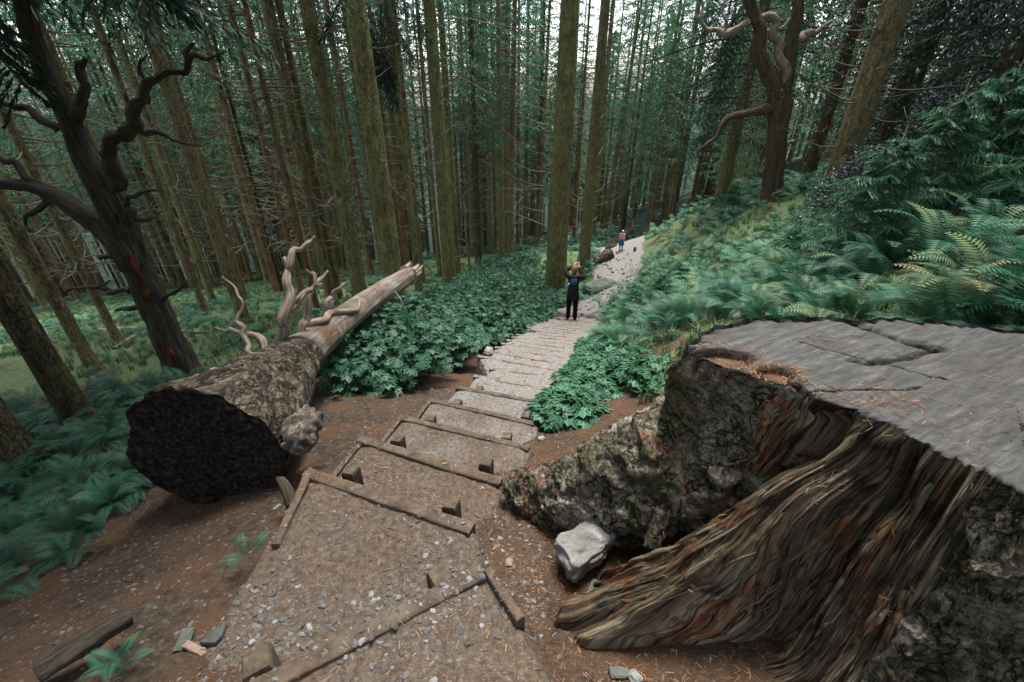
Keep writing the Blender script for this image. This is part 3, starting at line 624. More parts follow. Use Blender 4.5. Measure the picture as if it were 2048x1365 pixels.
LB = [
 [[(562,700,4.05,13),(570,650,4.0,11),(578,605,3.95,10),(573,565,3.95,9),(580,530,4.0,8),(600,500,4.1,5),(617,485,4.15,4),(631,473,4.2,2)],[(578,535,4.0,6),(568,515,4.0,4)]],
 [[(577,622,3.95,8),(600,598,4.0,7),(622,580,4.05,6),(640,560,4.1,5),(656,542,4.15,2)],[(628,575,4.05,4),(645,568,4.1,2)],[(632,572,4.05,5),(628,548,4.05,4),(612,540,4.05,2)]],
 [[(592,690,4.3,10),(605,650,4.3,8),(617,605,4.3,7),(627,580,4.3,3)]],
 [[(655,632,4.85,9),(656,605,4.8,8),(668,585,4.8,5),(690,566,4.8,2)],[(661,640,4.85,6),(665,600,4.8,3)]],
 [[(545,708,3.9,8),(525,682,3.9,7),(490,668,3.9,6),(460,660,3.9,5),(430,656,3.9,2)]],
 [[(507,715,3.75,5),(497,690,3.75,5),(488,655,3.75,5),(474,640,3.75,4),(483,600,3.75,3),(470,575,3.8,2),(443,553,3.8,1.5)]],
 [[(447,741,3.3,4),(425,741,3.25,5),(395,752,3.1,4),(368,772,3.0,2)]],
 [[(612,668,4.5,9),(650,640,4.6,7),(700,622,5.0,5),(720,600,5.3,3)]],
]
for L in LB: limb(log, 'branch', L, M['dead'])
for L in ([[(750,605,5.7,2),(747,590,5.7,2),(754,582,5.7,1)]], [[(780,582,6.1,2),(800,597,6.0,2),(808,615,6.0,1.5),(814,628,6.0,1)]]): limb(log, 'branch', L, M['twig'], m=4, seg=6)
# white flaked root stub beside the cut face
mb = MB(); lumpy(mb, [at_depth(615,845,3.05), at_depth(600,868,2.9), at_depth(588,882,2.8)], [.10,.085,.05], 60, 12, 8, amp=.5, fr=9)
flake = surf('flaking_white_bark', [(.35, (.05,.04,.03)), (.56, (.14,.115,.09)), (.62, (.26,.255,.23)), (.8, (.45,.45,.42))], 'pos', ns=20, dist=.5, bs=40, bst=.8, bd=.02)
mb.obj('root_stub', flake, log)
# ------------------------------------------------------------------ conifer templates
def trunk_mesh(name, seg, rings, hi, H=26.0, lean=0.0, seed=0):
    """unit base radius (scaled in X and Y per tree), metres in height"""
    z = np.concatenate([np.linspace(-.6, 1.2, max(6, rings//6), endpoint=False), np.linspace(1.2, 9, rings, endpoint=False), np.linspace(9, H, max(4, rings//6))])
    ph = np.arange(seg)*2*math.pi/seg; P, Zz = np.meshgrid(ph, z)
    r = (1-np.clip(Zz, 0, H)/H*.93)*(1+.38*np.exp(-np.clip(Zz+.1, 0, 9)/.22)*(1+.55*np.cos(P*5+seed)))
    r = r*(1+.05*(fbm(np.cos(P)*1.5+seed, np.sin(P)*1.5, Zz*.6, 3)-.5)*2)
    if hi: 
        fr = fbm(np.cos(P)*9+seed, np.sin(P)*9, Zz*3.2, 4); r = r*(1+.10*(fr-.5))
        for k in range(46):
            a, zc = rng.random()*6.28, .8+rng.random()*9; da = np.angle(np.exp(1j*(P-a))); r = r+.075*np.exp(-(da/.13)**2-((Zz-zc)/.05)**2)
    V = np.stack([r*np.cos(P)+lean*Zz, r*np.sin(P), Zz], -1)
    mb = MB(); mb.add(V, grid_faces(len(z), seg, True)); me = mb.mesh(name); me.materials.append(M['bark']); return me
trunk_hi = [trunk_mesh('trunk', 56, 190, True, seed=s_) for s_ in (0, 4)]
trunk_lo = [trunk_mesh('trunk', 12, 16, False, seed=s_) for s_ in (1, 2, 3)]
def dead_mesh(z0, z1, n, Lmin, Lmax, hi, seed, back=0):
    g = np.random.default_rng(seed); mb = MB()
    for k in range(n):
        z = z0+(z1-z0)*g.random(); a = g.random()*6.283; L = Lmin+(Lmax-Lmin)*g.random()**1.5; d = np.array((math.cos(a), math.sin(a), 0)); sl_ = .45*g.random()-.05
        P = [d*.06+(0,0,z), d*L*.35+(0,0,z-.06*L+sl_*L*.2), d*L*.7+(0,0,z-.02*L+sl_*L*.5)+np.array((g.random()-.5, g.random()-.5, 0))*.15*L, d*L+(0,0,z+sl_*L)]
        r0 = (.016 if hi else .02)*(.6+L*.3)
        tube(mb, P, [r0, r0*.7, r0*.45, r0*.2], 5 if hi else 3, 3 if hi else 1, 0, cap=False)
        if g.random() < .6:
            e = P[2]; s_ = e+np.array((g.random()-.5, g.random()-.5, g.random()*.5))*L*.5; tube(mb, [e, (e+s_)/2+(0,0,.02), s_], [r0*.4, r0*.3, r0*.15], 3, 1, 0, cap=False)
    me = mb.mesh('dead_branches'); me.materials.append(M['twig']); return me
dead_hi = [dead_mesh(1.5, 11, 130, .3, 1.7, True, 5), dead_mesh(2.5, 11, 100, .2, 1.2, True, 6)]
dead_lo = [dead_mesh(1.5, 9, 80, .5, 1.8, False, 8), dead_mesh(2, 10, 95, .5, 2.0, False, 9)]
def bough(L, nside, leafw, g, droop=.35, spray=5, nl=1.0):
    """one drooping spruce bough along +X; returns leaf quads and stem quads"""
    V = []; S = []
    for k in range(nside):
        t = .12+.88*(k+g.random()*.6)/nside; x = L*t; z = .10*L*t-droop*L*t**1.8
        for sd_ in (-1, 1):
            l2 = L*.42*(1-t*.75)*(.7+.5*g.random())+.08; an = (.85+.35*g.random())*sd_
            dx, dy = math.cos(an), math.sin(an); hang = .25+.5*g.random()
            e = np.array((x+dx*l2, dy*l2, z-hang*l2)); a0 = np.array((x, 0, z))
            S.append((a0, e, .006))
            for m_ in range(spray):
                q = (m_+.3+.6*g.random())/spray; p = a0+(e-a0)*q; d2 = (e-a0)/l2+np.array((g.random()-.5, g.random()-.5, -.35-.5*g.random()))*1.1
                d2 /= np.linalg.norm(d2); ll = (.10+.12*g.random())*.85*nl; nrm = np.cross(d2, g.normal(size=3)); nrm /= np.linalg.norm(nrm)
                V.append(np.array([p, p+d2*ll*.5+nrm*leafw, p+d2*ll, p+d2*ll*.5-nrm*leafw]))
    return np.array(V).reshape(-1, 3), S
def crown_mesh(name, z0, z1, nb, Lb, Lt, leafw, seed, mat='needle', nside=11, spray=4, droop=.35, sparse=0, power=.8, nl=1.0):
    g = np.random.default_rng(seed); mb = MB(); lib = [bough(1.0, nside, leafw, g, droop, spray, nl) for _ in range(5)]
    for k in range(nb):
        t = (k+g.random())/nb; z = z0+(z1-z0)*t; L = (Lb*(1-t)**power+Lt)*(.6+.6*g.random()); 
        if t < .2: L *= .5+2.5*t
        a = k*2.4+g.random(); up = -.15+.35*t+.15*g.random()
        T, S = lib[k % 5]; Rz = np.array(Matrix.Rotation(a, 3, 'Z')@Matrix.Rotation(-up, 3, 'Y'))
        s_ = np.array((L, L*.9, L)); W = T.reshape(-1, 4, 3).copy(); ctr = W.mean(1, keepdims=True); W = ctr*s_+(W-ctr)*(1+.0*L)   # spray size does not grow with the bough
        W = W.reshape(-1, 3)@Rz.T+(0, 0, z); n = len(W)//4
        keep = g.random(n) > sparse; W = W.reshape(-1, 4, 3)[keep]; n = len(W)
        vv = np.repeat(np.clip(.15+.5*g.random(n)+.35*(ctr[keep, 0, 0]), 0, 1), 4)
        mb.add(W.reshape(-1, 3), np.arange(n*4).reshape(-1, 4), vv)
        P = np.array([(0,0,0), (.33,0,.0), (.66,0,-.1), (1,0,.1-droop)])*L; P = P@Rz.T+(0,0,z); tube(mb, P, np.array([.022,.016,.01,.003])*max(.5, L*.6), 3, 1, 0, cap=False, mi=1)
    me = mb.mesh(name, False); me.materials.append(M[mat]); me.materials.append(M['darkdead' if mat == 'fir' else 'twig']); return me
CR = {
 'a': crown_mesh('crown', 8.0, 22, 70, 2.5, .3, .024, 1, sparse=.28),
 'b': crown_mesh('crown', 6.8, 20, 64, 2.2, .3, .024, 2, sparse=.3),
 'c': crown_mesh('crown', 10., 24, 76, 2.9, .3, .022, 3, spray=5, sparse=.25),
 'd': crown_mesh('crown', 5.5, 19, 62, 2.0, .3, .026, 4, sparse=.32, droop=.2),
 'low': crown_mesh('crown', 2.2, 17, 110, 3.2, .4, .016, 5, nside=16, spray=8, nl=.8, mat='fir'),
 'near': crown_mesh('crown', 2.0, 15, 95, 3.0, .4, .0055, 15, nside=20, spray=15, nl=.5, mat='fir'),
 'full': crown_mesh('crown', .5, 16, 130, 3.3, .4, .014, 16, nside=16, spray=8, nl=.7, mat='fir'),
 'shade': crown_mesh('crown', 4.0, 14, 125, 3.9, .5, .0085, 17, nside=15, spray=15, nl=.7, mat='fir'),  # wide dense crown made to shade the foreground
 'high': crown_mesh('crown', 13., 25, 50, 2.6, .3, .024, 18),
 'larch': crown_mesh('crown', 2.5, 15, 85, 2.0, .3, .022, 6, mat='larch', sparse=.3, droop=.1),
 'sap': crown_mesh('foliage', .05, 1.25, 60, .62, .06, .0035, 7, nside=14, spray=11, droop=.15, nl=.42),
}
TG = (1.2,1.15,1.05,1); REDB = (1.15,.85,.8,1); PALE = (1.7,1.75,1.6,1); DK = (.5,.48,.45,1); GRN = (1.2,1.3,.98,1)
ntree = 0
def conifer(u=None, v=None, wpx=None, label='', hi=False, crown='a', dead=True, tint=TG, group=None, pos=None, r0=None, scale=1.0, lean=(0,0), name='spruce_tree', cat='tree', rot=None):
    global ntree
    if pos is None:
        p = on_ground(u, v)
        if p is None: print('no ground', u, v); return None
        dep = p[1]/ray(u, v)[1]; r0 = wpx*dep/F/2/1.06/math.sqrt(1+((u-1024)/F)**2)
    else: p = np.array((pos[0], pos[1], float(gz(pos[0], pos[1]))))
    ntree += 1
    t = thing(name, label, cat, p, group); t.rotation_euler = (lean[0], lean[1], rng.random()*6.28 if rot is None else rot)
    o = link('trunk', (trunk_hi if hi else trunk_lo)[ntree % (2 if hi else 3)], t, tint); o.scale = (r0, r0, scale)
    if dead and (v is None or v < 720 or u > 1000) and not (pos is not None and p[1] < 8):
        o = link('dead_branches', (dead_hi if hi else dead_lo)[ntree % 2], t); o.scale = (1, 1, scale)
    if crown:
        o = link('crown', CR[crown], t); o.scale = (1+.2*rng.random(), 1+.2*rng.random(), scale)
    return t
# prominent trees read from the photograph: (u, v, width px, label, hi, crown, tint)
TREES = [
 (190,742,31,'straight brown spruce trunk left of the dark leaning dead tree',1,'c',TG),
 (241,692,21,'slimmer brown spruce trunk close left of the dark leaning dead tree',1,'b',TG),
 (143,775,23,'slim dark trunk between the thick leaning trunk at the left edge and the brown spruce',1,'c',DK),
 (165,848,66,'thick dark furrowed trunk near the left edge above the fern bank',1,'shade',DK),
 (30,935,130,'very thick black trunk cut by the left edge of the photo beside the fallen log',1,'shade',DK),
 (332,648,31,'broad brown trunk half hidden behind the dark leaning dead tree',1,'b',TG),
 (415,634,17,'knotty spruce trunk standing behind bare roots left of the fallen log',1,'b',TG),
 (428,608,16,'knotty spruce trunk with a pale streak at its foot',1,'a',TG),
 (491,648,27,'spruce trunk rising behind the bleached snag twig of the fallen log',1,'a',TG),
 (490,596,15,'pale edged slim trunk just behind the knotty trunk left of the log branches',0,'b',TG),
 (556,590,15,'slim reddish spruce trunk left of the tall bleached branch',1,'a',REDB),
 (605,590,15,'reddish spruce trunk right behind the tall bleached branch tip',1,'b',REDB),
 (636,625,13,'slim trunk framed by the curved bleached branches of the log',0,'a',REDB),
 (664,602,24,'olive trunk behind the forked bleached branch, left of the two big mossy trunks',1,'c',TG),
 (680,598,15,'olive trunk touching the right side of the one behind the forked bleached branch',1,'b',GRN),
 (722,600,32,'big smooth olive green trunk behind the middle of the fallen log',1,'high',GRN),
 (797,630,41,'largest olive green trunk behind the broken end of the fallen log',1,'high',GRN),
 (743,550,13,'slim orange brown trunk between the two big olive trunks',0,'a',REDB),
 (840,595,15,'slim dark olive trunk right beside the broken end of the log',1,'b',GRN),
 (845,566,14,'knotty pale trunk close behind the slim one beside the log end',0,'a',TG),
 (900,570,27,'thick olive trunk with a brown foot at the back of the leafy thicket',1,'high',GRN),
 (915,548,16,'trunk leaning against the view of the thick olive one, brushwood at its foot',1,'b',GRN),
 (880,553,10,'thin pale trunk left behind the thick olive trunk of the thicket',0,'a',TG),
 (981,508,13,'slim olive trunk in the gap left of the big trunk by the path',1,'b',GRN),
 (1003,513,14,'slim olive trunk beside its twin, left of the long bare twigs',1,'b',GRN),
 (1019,500,9,'thin pale trunk just right of the slim olive pair',0,'a',PALE),
 (1110,580,43,'big mossy brown trunk with long bare twigs standing by the path behind the person',1,'high',GRN),
 (1168,522,24,'tall brown trunk with a peeled strip right of the big trunk by the path',1,'high',TG),
 (1147,478,8,'thin pinkish dead straight trunk between the two big trunks by the path',0,None,REDB),
 (1185,466,13,'olive trunk right behind the tall peeled one',1,'b',GRN),
 (1228,442,10,'dark slim trunk above the child in the pink top',0,'a',TG),
 (1243,432,8,'thin trunk just right of the dark one above the child',0,'b',TG),
 (1268,434,6,'very thin dark trunk above the curved dead branch',0,'a',DK),
 (1303,437,10,'reddish brown trunk where the path bends away',0,'d',REDB),
 (1345,427,7,'thin dark trunk with low twigs right of the reddish one at the bend',0,'d',DK),
 (1384,403,9,'slim straight trunk left of the leaning one by the fallen pole',0,'a',TG),
 (1440,405,26,'thick olive trunk with dark drooping boughs left of the forked dead tree',1,'low',GRN),
 (1486,375,14,'pale slim trunk between the bough-hung tree and the forked dead tree',0,'c',PALE),
 (1612,368,27,'dark red brown trunk right behind the forked dead tree',1,'c',(.75,.55,.5,1)),
 (1645,440,58,'massive brown furrowed trunk in the ferns left of the holly',1,'c',TG),
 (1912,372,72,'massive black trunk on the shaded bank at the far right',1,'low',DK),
]
DEEP = [(325,570,6),(350,573,9),(362,572,5),(372,575,12),(427,574,9),(440,568,5),(504,564,11),(523,557,10),(567,588,9),(640,560,8),(765,540,10),(805,535,11),(857,510,8),(940,500,7),(965,503,8),(991,497,8),(1035,495,8),(1050,482,10),(1075,478,10),(1062,470,7),(1203,456,6),(1325,430,8),(1395,396,10),(1410,395,7),(1465,372,9),(1500,362,9),(1512,365,7),(1530,352,7),(462,560,8),(478,556,6),(540,553,7),(582,548,9),(595,545,6),(618,545,8),(655,542,7),(690,540,8),(710,536,8),(780,528,7),(825,520,8),(870,512,6),(915,505,7),(950,500,6)]
tl = {}
for (u, v, wp, lab, hi, cr_, tn) in TREES:
    t = conifer(u, v, wp, lab, bool(hi), cr_, True, tn); tl[(u, v)] = t
def ZN(u):
    for lim, w_ in ((180, 'beyond the trunks at the left edge'), (330, 'seen behind the dark leaning dead tree'), (470, 'just right of the leaning dead tree'), (600, 'behind the bleached branches of the log'), (720, 'left of the big olive trunks'), (830, 'behind the broken end of the log'), (960, 'behind the leafy thicket'), (1100, 'left of the big trunk by the path'), (1220, 'right of the big trunk by the path'), (1340, 'above the child and the bend'), (1450, 'left of the bough-hung trunk'), (1560, 'behind the forked dead tree'), (1700, 'around the massive brown trunk')):
        if u < lim: return w_
    return 'on the high bank at the right'
G1 = 'slim trunks of the plantation standing in the dark background'
for (u, v, wp) in DEEP: conifer(u, v, wp, 'slim straight plantation trunk in the dark rows ' + ZN(u), False, 'abd'[ntree % 3], True, [TG, TG, REDB, GRN, DK][ntree % 5], G1)
# the rows behind those: jittered planting grid, only where the photo looks
def proj(x, y, z):
    dx, dy, dz = x, y, z-CZ; f_ = dy*.8660254-dz*.5; up = dy*.5+dz*.8660254
    return (1024+F*dx/f_, 682.5-F*up/f_) if f_ > .1 else (-9e3, 0)
TPa = T_
cnt = 0; placed = [(t.location.x, t.location.y) for t in tl.values()]
for Y in np.arange(17, 66, 2.7):
    sp = 2.5 if Y < 40 else 3.3
    for X in np.arange(-60, 62, sp):
        x = X+rng.normal()*.7; y = Y+rng.normal()*.8; z = float(gz(x, y, False)); u, v = proj(x, y, z)
        if not (-60 < u < 2100): continue
        if np.min(np.hypot(TPa[:, 0]-x, TPa[:, 1]-y)) < 2.6 or (840 < u < 915): continue
        if any((px-x)**2+(py-y)**2 < 2.2 for px, py in placed): continue
        left = u < 1080
        if left and Y < 22: continue
        if (not left) and (Y < 30 or (u > 1150 and Y > 46)): continue
        if u > 1560 and rng.random() < .35: continue
        if y > 48 and rng.random() < .35: continue
        if cnt >= 185: break
        cnt += 1; placed.append((x, y))
        conifer(pos=(x, y), r0=.10+.09*rng.random(), label='slender distant spruce, ' + ('far' if Y < 36 else 'farthest') + ' rows ' + ZN(u), crown='high' if cnt % 4 == 0 else 'abd'[cnt % 3] if left else 'dab'[cnt % 3], dead=True, tint=[TG, TG, GRN, REDB, DK, PALE if not left else TG][cnt % 6], group='distant spruces of the plantation', lean=(rng.normal()*.02, rng.normal()*.02), scale=.85+.25*rng.random())
print('background trees', cnt)
# the wood beyond the last rows reads as one mass
fw = MB(); Tq = np.array([(-.5,0,0),(0,.16,-.1),(.5,0,-.15),(0,-.16,-.1)]); 
for k in range(620):
    r_ = 46+62*rng.random(); a = R(-64+112*rng.random()); x, y = r_*math.sin(a), r_*math.cos(a); z = float(gz(x, y, False)); u_, v_ = proj(x, y, z+9)
    if 850 < u_ < 918 or (u_ < 520 and k % 2): continue
    H_ = 13+6*rng.random(); tube(fw, [(x, y, z-.5), (x, y, z+H_*.6), (x, y, z+H_)], [.2, .13, .02], 4, 1, 0, cap=False, mi=1)
    K_ = 230; h_ = rng.random(K_)**.8; rad_ = (.3+2.3*(1-h_)**.8)*np.sqrt(rng.random(K_)); an = rng.random(K_)*6.283; s0_ = 3.0+4*rng.random()
    pos = np.stack([x+np.cos(an)*rad_, y+np.sin(an)*rad_, z+s0_+(H_-s0_)*h_], -1)
    A_ = an+rng.normal(size=K_)*.5; Mz = np.zeros((K_, 4, 4)); sc_ = .55+.6*rng.random(K_); Mz[:, 0, 0] = np.cos(A_)*sc_; Mz[:, 1, 0] = np.sin(A_)*sc_; Mz[:, 2, 0] = -.35*sc_; Mz[:, 0, 1] = -np.sin(A_)*sc_; Mz[:, 1, 1] = np.cos(A_)*sc_; Mz[:, 2, 1] = rng.normal(size=K_)*.4; Mz[:, 2, 2] = 1; Mz[:, 3, 3] = 1; Mz[:, :3, 3] = pos
    fw.inst((Tq, np.array([(0,1,2,3)])), Mz, np.clip(.25+.5*rng.random(K_)+.25*rng.random(), 0, 1))
tag(fw.obj('far_wood', [M['needle'], M['bark']], None, False), 'the dense far wood closing the view behind the planted rows', 'wood', kind='stuff')
# light feathery trees by the bend of the path
for k, (x, y, s_) in enumerate(((12.2, 25, 1.0), (14.5, 31, 1.1), (10.8, 36, 1.15), (17, 26, .9), (9.6, 21.5, .8), (11.3, 22, .95), (8.3, 31.5, 1.2), (13, 28, 1.1), (16, 34, 1.2))):
    conifer(pos=(x, y), r0=.07, label=['light green feathery young tree behind the bend of the path', 'light green feathery tree deeper behind the bend, beside the pale trunks', 'tall light green tree straight above the child', 'light green feathery tree behind the drooping dark boughs', 'small light green feathery tree nearest the inner side of the bend', 'light green feathery tree just left of the drooping dark boughs', 'light green feathery tree rising over the resting place of the child', 'light green feathery tree between the bend and the pale fallen pole', 'tallest light green feathery tree, far behind the bend'][k], crown='larch', dead=False, scale=s_, tint=TG, name='larch_tree')
# bank firs, plus unseen firs added round the camera to shade the foreground
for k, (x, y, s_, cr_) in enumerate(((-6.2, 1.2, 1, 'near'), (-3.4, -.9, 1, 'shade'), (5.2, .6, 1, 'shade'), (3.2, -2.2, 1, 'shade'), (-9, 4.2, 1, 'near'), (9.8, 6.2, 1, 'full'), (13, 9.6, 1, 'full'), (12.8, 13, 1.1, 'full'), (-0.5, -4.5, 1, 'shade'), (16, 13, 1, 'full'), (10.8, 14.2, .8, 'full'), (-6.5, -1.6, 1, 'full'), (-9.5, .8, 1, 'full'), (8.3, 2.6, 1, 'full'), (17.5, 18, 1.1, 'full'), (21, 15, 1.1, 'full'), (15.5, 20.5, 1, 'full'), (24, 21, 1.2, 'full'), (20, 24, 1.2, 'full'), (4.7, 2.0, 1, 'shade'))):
    conifer(pos=(x, y), r0=.3, label=['dark fir just outside the left edge whose boughs hang into the top left corner', 'unseen fir added for shade behind the viewer on the left', 'unseen fir added for shade right of the big stump, out on the bank', 'unseen fir added for shade behind the viewer on the right', 'dark spruce on the left slope beyond the left edge', 'dark fir on the bank right of the ferns', 'dark fir high on the right bank with boughs filling the top right corner', 'dark fir on the right bank behind the massive black trunk', 'unseen fir added for shade behind the viewer above the steps', 'dark fir deep on the right bank, farthest into the top right corner', 'dark fir between the massive brown and the massive black trunk', 'unseen fir added for shade behind the viewer, second on the left', 'unseen fir added for shade on the lower left slope outside the left edge', 'dark fir on the near right bank outside the right edge', 'dark fir in the deep shade right of the massive brown trunk', 'dark fir high up the bank near the right edge', 'dark fir filling the gap behind the dark red brown trunk', 'farthest dark fir high on the right bank', 'dark fir on the bank above the dark red brown trunk', 'unseen fir added beyond the right edge to shade the stump'][k], hi=False, crown=cr_, tint=DK, scale=s_)
# separate drooping boughs
def add_boughs(tree, lst, seed):
    g = np.random.default_rng(seed); T, S = bough(1.0, 36, .0042, g, .18, 50, .34)
    for (u0, v0, u1, v1, Y) in lst:
        a = at_Y(u0, v0, Y); b_ = at_Y(u1, v1, Y+rng.normal()*.4); L = np.linalg.norm(b_-a); ex = (b_-a)/L; ey = np.cross((0,0,1), ex); ey /= np.linalg.norm(ey); ez = np.cross(ex, ey)
        W = T.reshape(-1, 4, 3).copy(); c_ = W.mean(1, keepdims=True); W = c_*L*np.array((1, .8, 1))+(W-c_)
        Rm = np.stack([ex, ey, ez], 1); W = W.reshape(-1, 3)@Rm.T+a-np.array(tree.location)
        mb = MB(); mb.add(W, np.arange(len(W)).reshape(-1, 4), np.repeat(.1+.5*g.random(len(W)//4), 4))
        P = np.array([(0,0,0),(.35,0,.01),(.7,0,-.04),(1,0,-.09)])*L; P = P@Rm.T+a-np.array(tree.location); tube(mb, P, [.014,.011,.007,.003], 5, 2, 0, mi=1)
        o = mb.obj('bough', [M['fir'], M['darkdead']], None, False); o.parent = tree; o.rotation_euler = (0, 0, 0)
for k_ in ((797,630), (1440,405)): tl[k_].rotation_euler = (0, 0, 0)
add_boughs(tl[(797,630)], [(735,-20,840,110,11.2),(735,30,812,195,11.4),(720,70,800,200,11),(745,-60,870,60,11),(700,-30,640,60,11.3),(740,60,790,170,10.6),(730,0,780,150,10.8)], 3)
add_boughs(tl[(1440,405)], [(1500,40,1385,170,16.5),(1495,80,1380,230,16.2),(1490,110,1370,300,16),(1498,0,1400,120,15.7),(1480,140,1350,330,16.6),(1505,-60,1400,60,16),(1490,170,1400,300,15.6),(1490,50,1430,190,15.2),(1500,-20,1440,110,15.5)], 4)
add_boughs(tl[(30,935)], [(-60,-40,120,130,2.9),(-60,60,130,210,2.8),(-80,160,90,300,2.7),(-60,-80,260,60,3.2),(-90,240,80,390,2.6),(60,-90,330,150,4.2),(100,-80,420,60,4.6)], 5)
# long bare twigs of the big trunk by the path
cb = tl[(1110,580)]; cb.rotation_euler = (0,0,0); Yb = cb.location.y
CBR = [[(1096,63),(1060,62),(1000,50),(970,38),(925,30)],[(1095,110),(1060,100),(1020,70),(985,40),(950,22)],[(1095,137),(1060,133),(1030,115),(1000,85)],[(1093,195),(1070,185),(1050,150),(1042,120)],[(1093,232),(1070,200),(1065,180)],[(1092,310),(1060,300),(1000,255),(975,225)],[(1092,345),(1060,340),(1020,320),(1000,290)],[(1092,374),(1050,365),(1000,340),(960,320)],[(1090,378),(1040,380),(990,375)],[(1090,425),(1050,415),(1010,390)],[(1090,452),(1060,440),(1020,425),(990,424)],[(1090,482),(1060,475),(1030,465)],[(1060,390),(1050,430),(1040,470)],[(1130,85),(1160,50),(1190,30)],[(1130,112),(1180,85),(1235,20)],[(1130,172),(1160,165),(1200,140)],[(1130,240),(1165,225),(1212,165)],[(1130,268),(1165,250),(1200,220)],[(1100,180),(1103,220),(1120,260),(1150,292)],[(1130,110),(1165,130),(1195,140),(1245,142)],[(1092,20),(1065,12),(1040,-10)],[(1090,500),(1060,495),(1025,490)]]
mb = MB()
for i, P in enumerate(CBR):
    P3 = [at_Y(u, v, Yb-.15-(.5+.4*(i % 3))*k/len(P)*(1 if i % 2 else -.6))-np.array(cb.location) for k, (u, v) in enumerate(P)]
    P3[0] = P3[0]; n = len(P3); tube(mb, P3, np.linspace(.021, .006, n), 6, 6, .15)
o = mb.obj('bare_branches', M['twig'], cb)
for t in (cb,): 
    for c_ in t.children:
        if c_.name.startswith('crown') and False: pass
# ------------------------------------------------------------------ dark leaning dead tree on the left
dt = thing('dead_tree', 'dark dead tree with twisted bare limbs and red rotten streaks leaning at the left', 'dead tree')
YD = on_ground(372, 752)[1]
dsc = .8
def W_(pts): return [(u, v, YD+(dy if len(q_) else 0), r_) for (u, v, r_, *q_) in pts for dy in [q_[0] if q_ else 0]]
def dlimb(nm, lines, mat, **k): limb(dt, nm, [W_(l) for l in lines], mat, Y=1, **k)
dlimb('trunk', [[(378,772,34),(368,745,30),(332,668,27),(292,572,26),(258,492,26),(236,430,29),(200,360,27),(165,300,22),(130,220,18),(90,140,17),(60,60,17),(40,-40,16)]], M['darkdead'], seg=48, m=16, disp=.22)
for L_ in ([(240,480,4,-.145),(258,512,7,-.14),(276,545,6,-.14),(284,572,3,-.135)], [(278,560,4,-.14),(292,592,6,-.14),(304,616,3,-.135)], [(328,684,5,-.14),(342,706,8,-.145),(352,728,4,-.14)]): dlimb('red_streak', [L_], M['rust'], seg=16, m=8, disp=.5)
DL = [[[(262,540,18,-.12),(240,490,22,-.1),(205,456,20,0),(160,424,18),(110,392,16),(72,375,13),(35,371,10),(-20,368,8)],[(90,382,9),(50,355,7),(10,325,5),(-30,300,4)],[(95,392,8),(70,425,5),(52,450,2)]],
 [[(232,372,15,-.1),(222,330,15,-.2),(222,292,12,-.25),(236,272,12,-.3),(258,257,13,-.3),(272,252,12,-.3),(268,226,12,-.3),(273,208,12,-.3),(291,200,10,-.3),(296,168,9,-.3),(314,158,8,-.3),(354,144,7,-.3),(378,122,6,-.3),(412,118,4,-.3),(452,104,1.5,-.3)],[(377,123,6,-.3),(372,104,5,-.3),(388,88,2,-.3)],[(268,254,7,-.3),(308,264,5,-.3),(349,281,3.5,-.3),(400,292,1.5,-.3)],[(275,210,5,-.3),(256,203,4,-.3),(250,188,2,-.3)],[(295,172,4,-.3),(284,150,4,-.3),(281,122,3,-.3),(296,106,1.5,-.3)],[(240,268,6,-.3),(225,265,3,-.3),(210,262,1.5,-.3)]],
 [[(150,236,14),(165,205,9),(173,172,8),(160,140,8),(158,125,7),(172,116,4)]],
 [[(255,466,9,-.2),(250,448,8,-.2),(262,436,10,-.2),(262,420,9,-.2),(253,412,6,-.2),(256,396,4,-.2),(285,384,4,-.2),(320,382,2,-.2)],[(250,452,7,-.2),(280,440,5,-.2),(313,436,1.5,-.2)]],
 [[(322,606,6),(349,585,4),(374,562,1.5)]],
 [[(262,583,8),(221,586,5),(195,575,4),(159,577,3),(126,595,1.5)],[(195,576,3),(215,566,2),(222,562,1)]],
 [[(225,513,6),(205,515,4),(200,520,3)]], [[(275,615,5),(250,618,4),(230,622,1.5)]],
 [[(120,260,10),(80,240,8),(30,215,6),(-20,205,5)]], [[(90,150,10),(40,90,7),(0,40,4)]]]
for L in DL: dlimb('limb', L, M['darkdead'], seg=12, m=6, disp=.4)
# ------------------------------------------------------------------ forked dead tree on the right
ft = thing('forked_dead_tree', 'bare forked dead tree with crooked arms and furrowed red brown trunk', 'dead tree')
YF = on_ground(1545, 403)[1]
def flimb(nm, lines, mat, **k): limb(ft, nm, [[(u, v, YF+(q_[0] if q_ else 0), r_) for (u, v, r_, *q_) in l] for l in lines], mat, Y=1, **k)
fdm = surf('furrowed_dead_trunk', [(.25, (.03,.02,.014)), (.45, (.13,.085,.055)), (.62, (.25,.175,.12)), (.85, (.42,.34,.25))], 'grain', (1,1,.35), ns=2.2, bs=9, bst=1, bd=.05)
flimb('trunk', [[(1540,418,26),(1543,395,21),(1549,330,19),(1555,270,18),(1560,225,20),(1562,200,20)],[(1535,410,10,-.1),(1545,330,9,-.15),(1552,250,8,-.15)],[(1560,330,9,-.1),(1566,260,9,-.12),(1570,200,9,-.1)],
 [(1558,215,15),(1548,172,14),(1528,132,13),(1518,100,12),(1521,62,11),(1508,30,11),(1495,-15,12)],[(1566,215,14),(1573,160,12),(1580,110,12),(1588,60,12),(1595,20,11),(1600,-25,10)]], fdm, seg=30, m=12, disp=.32)
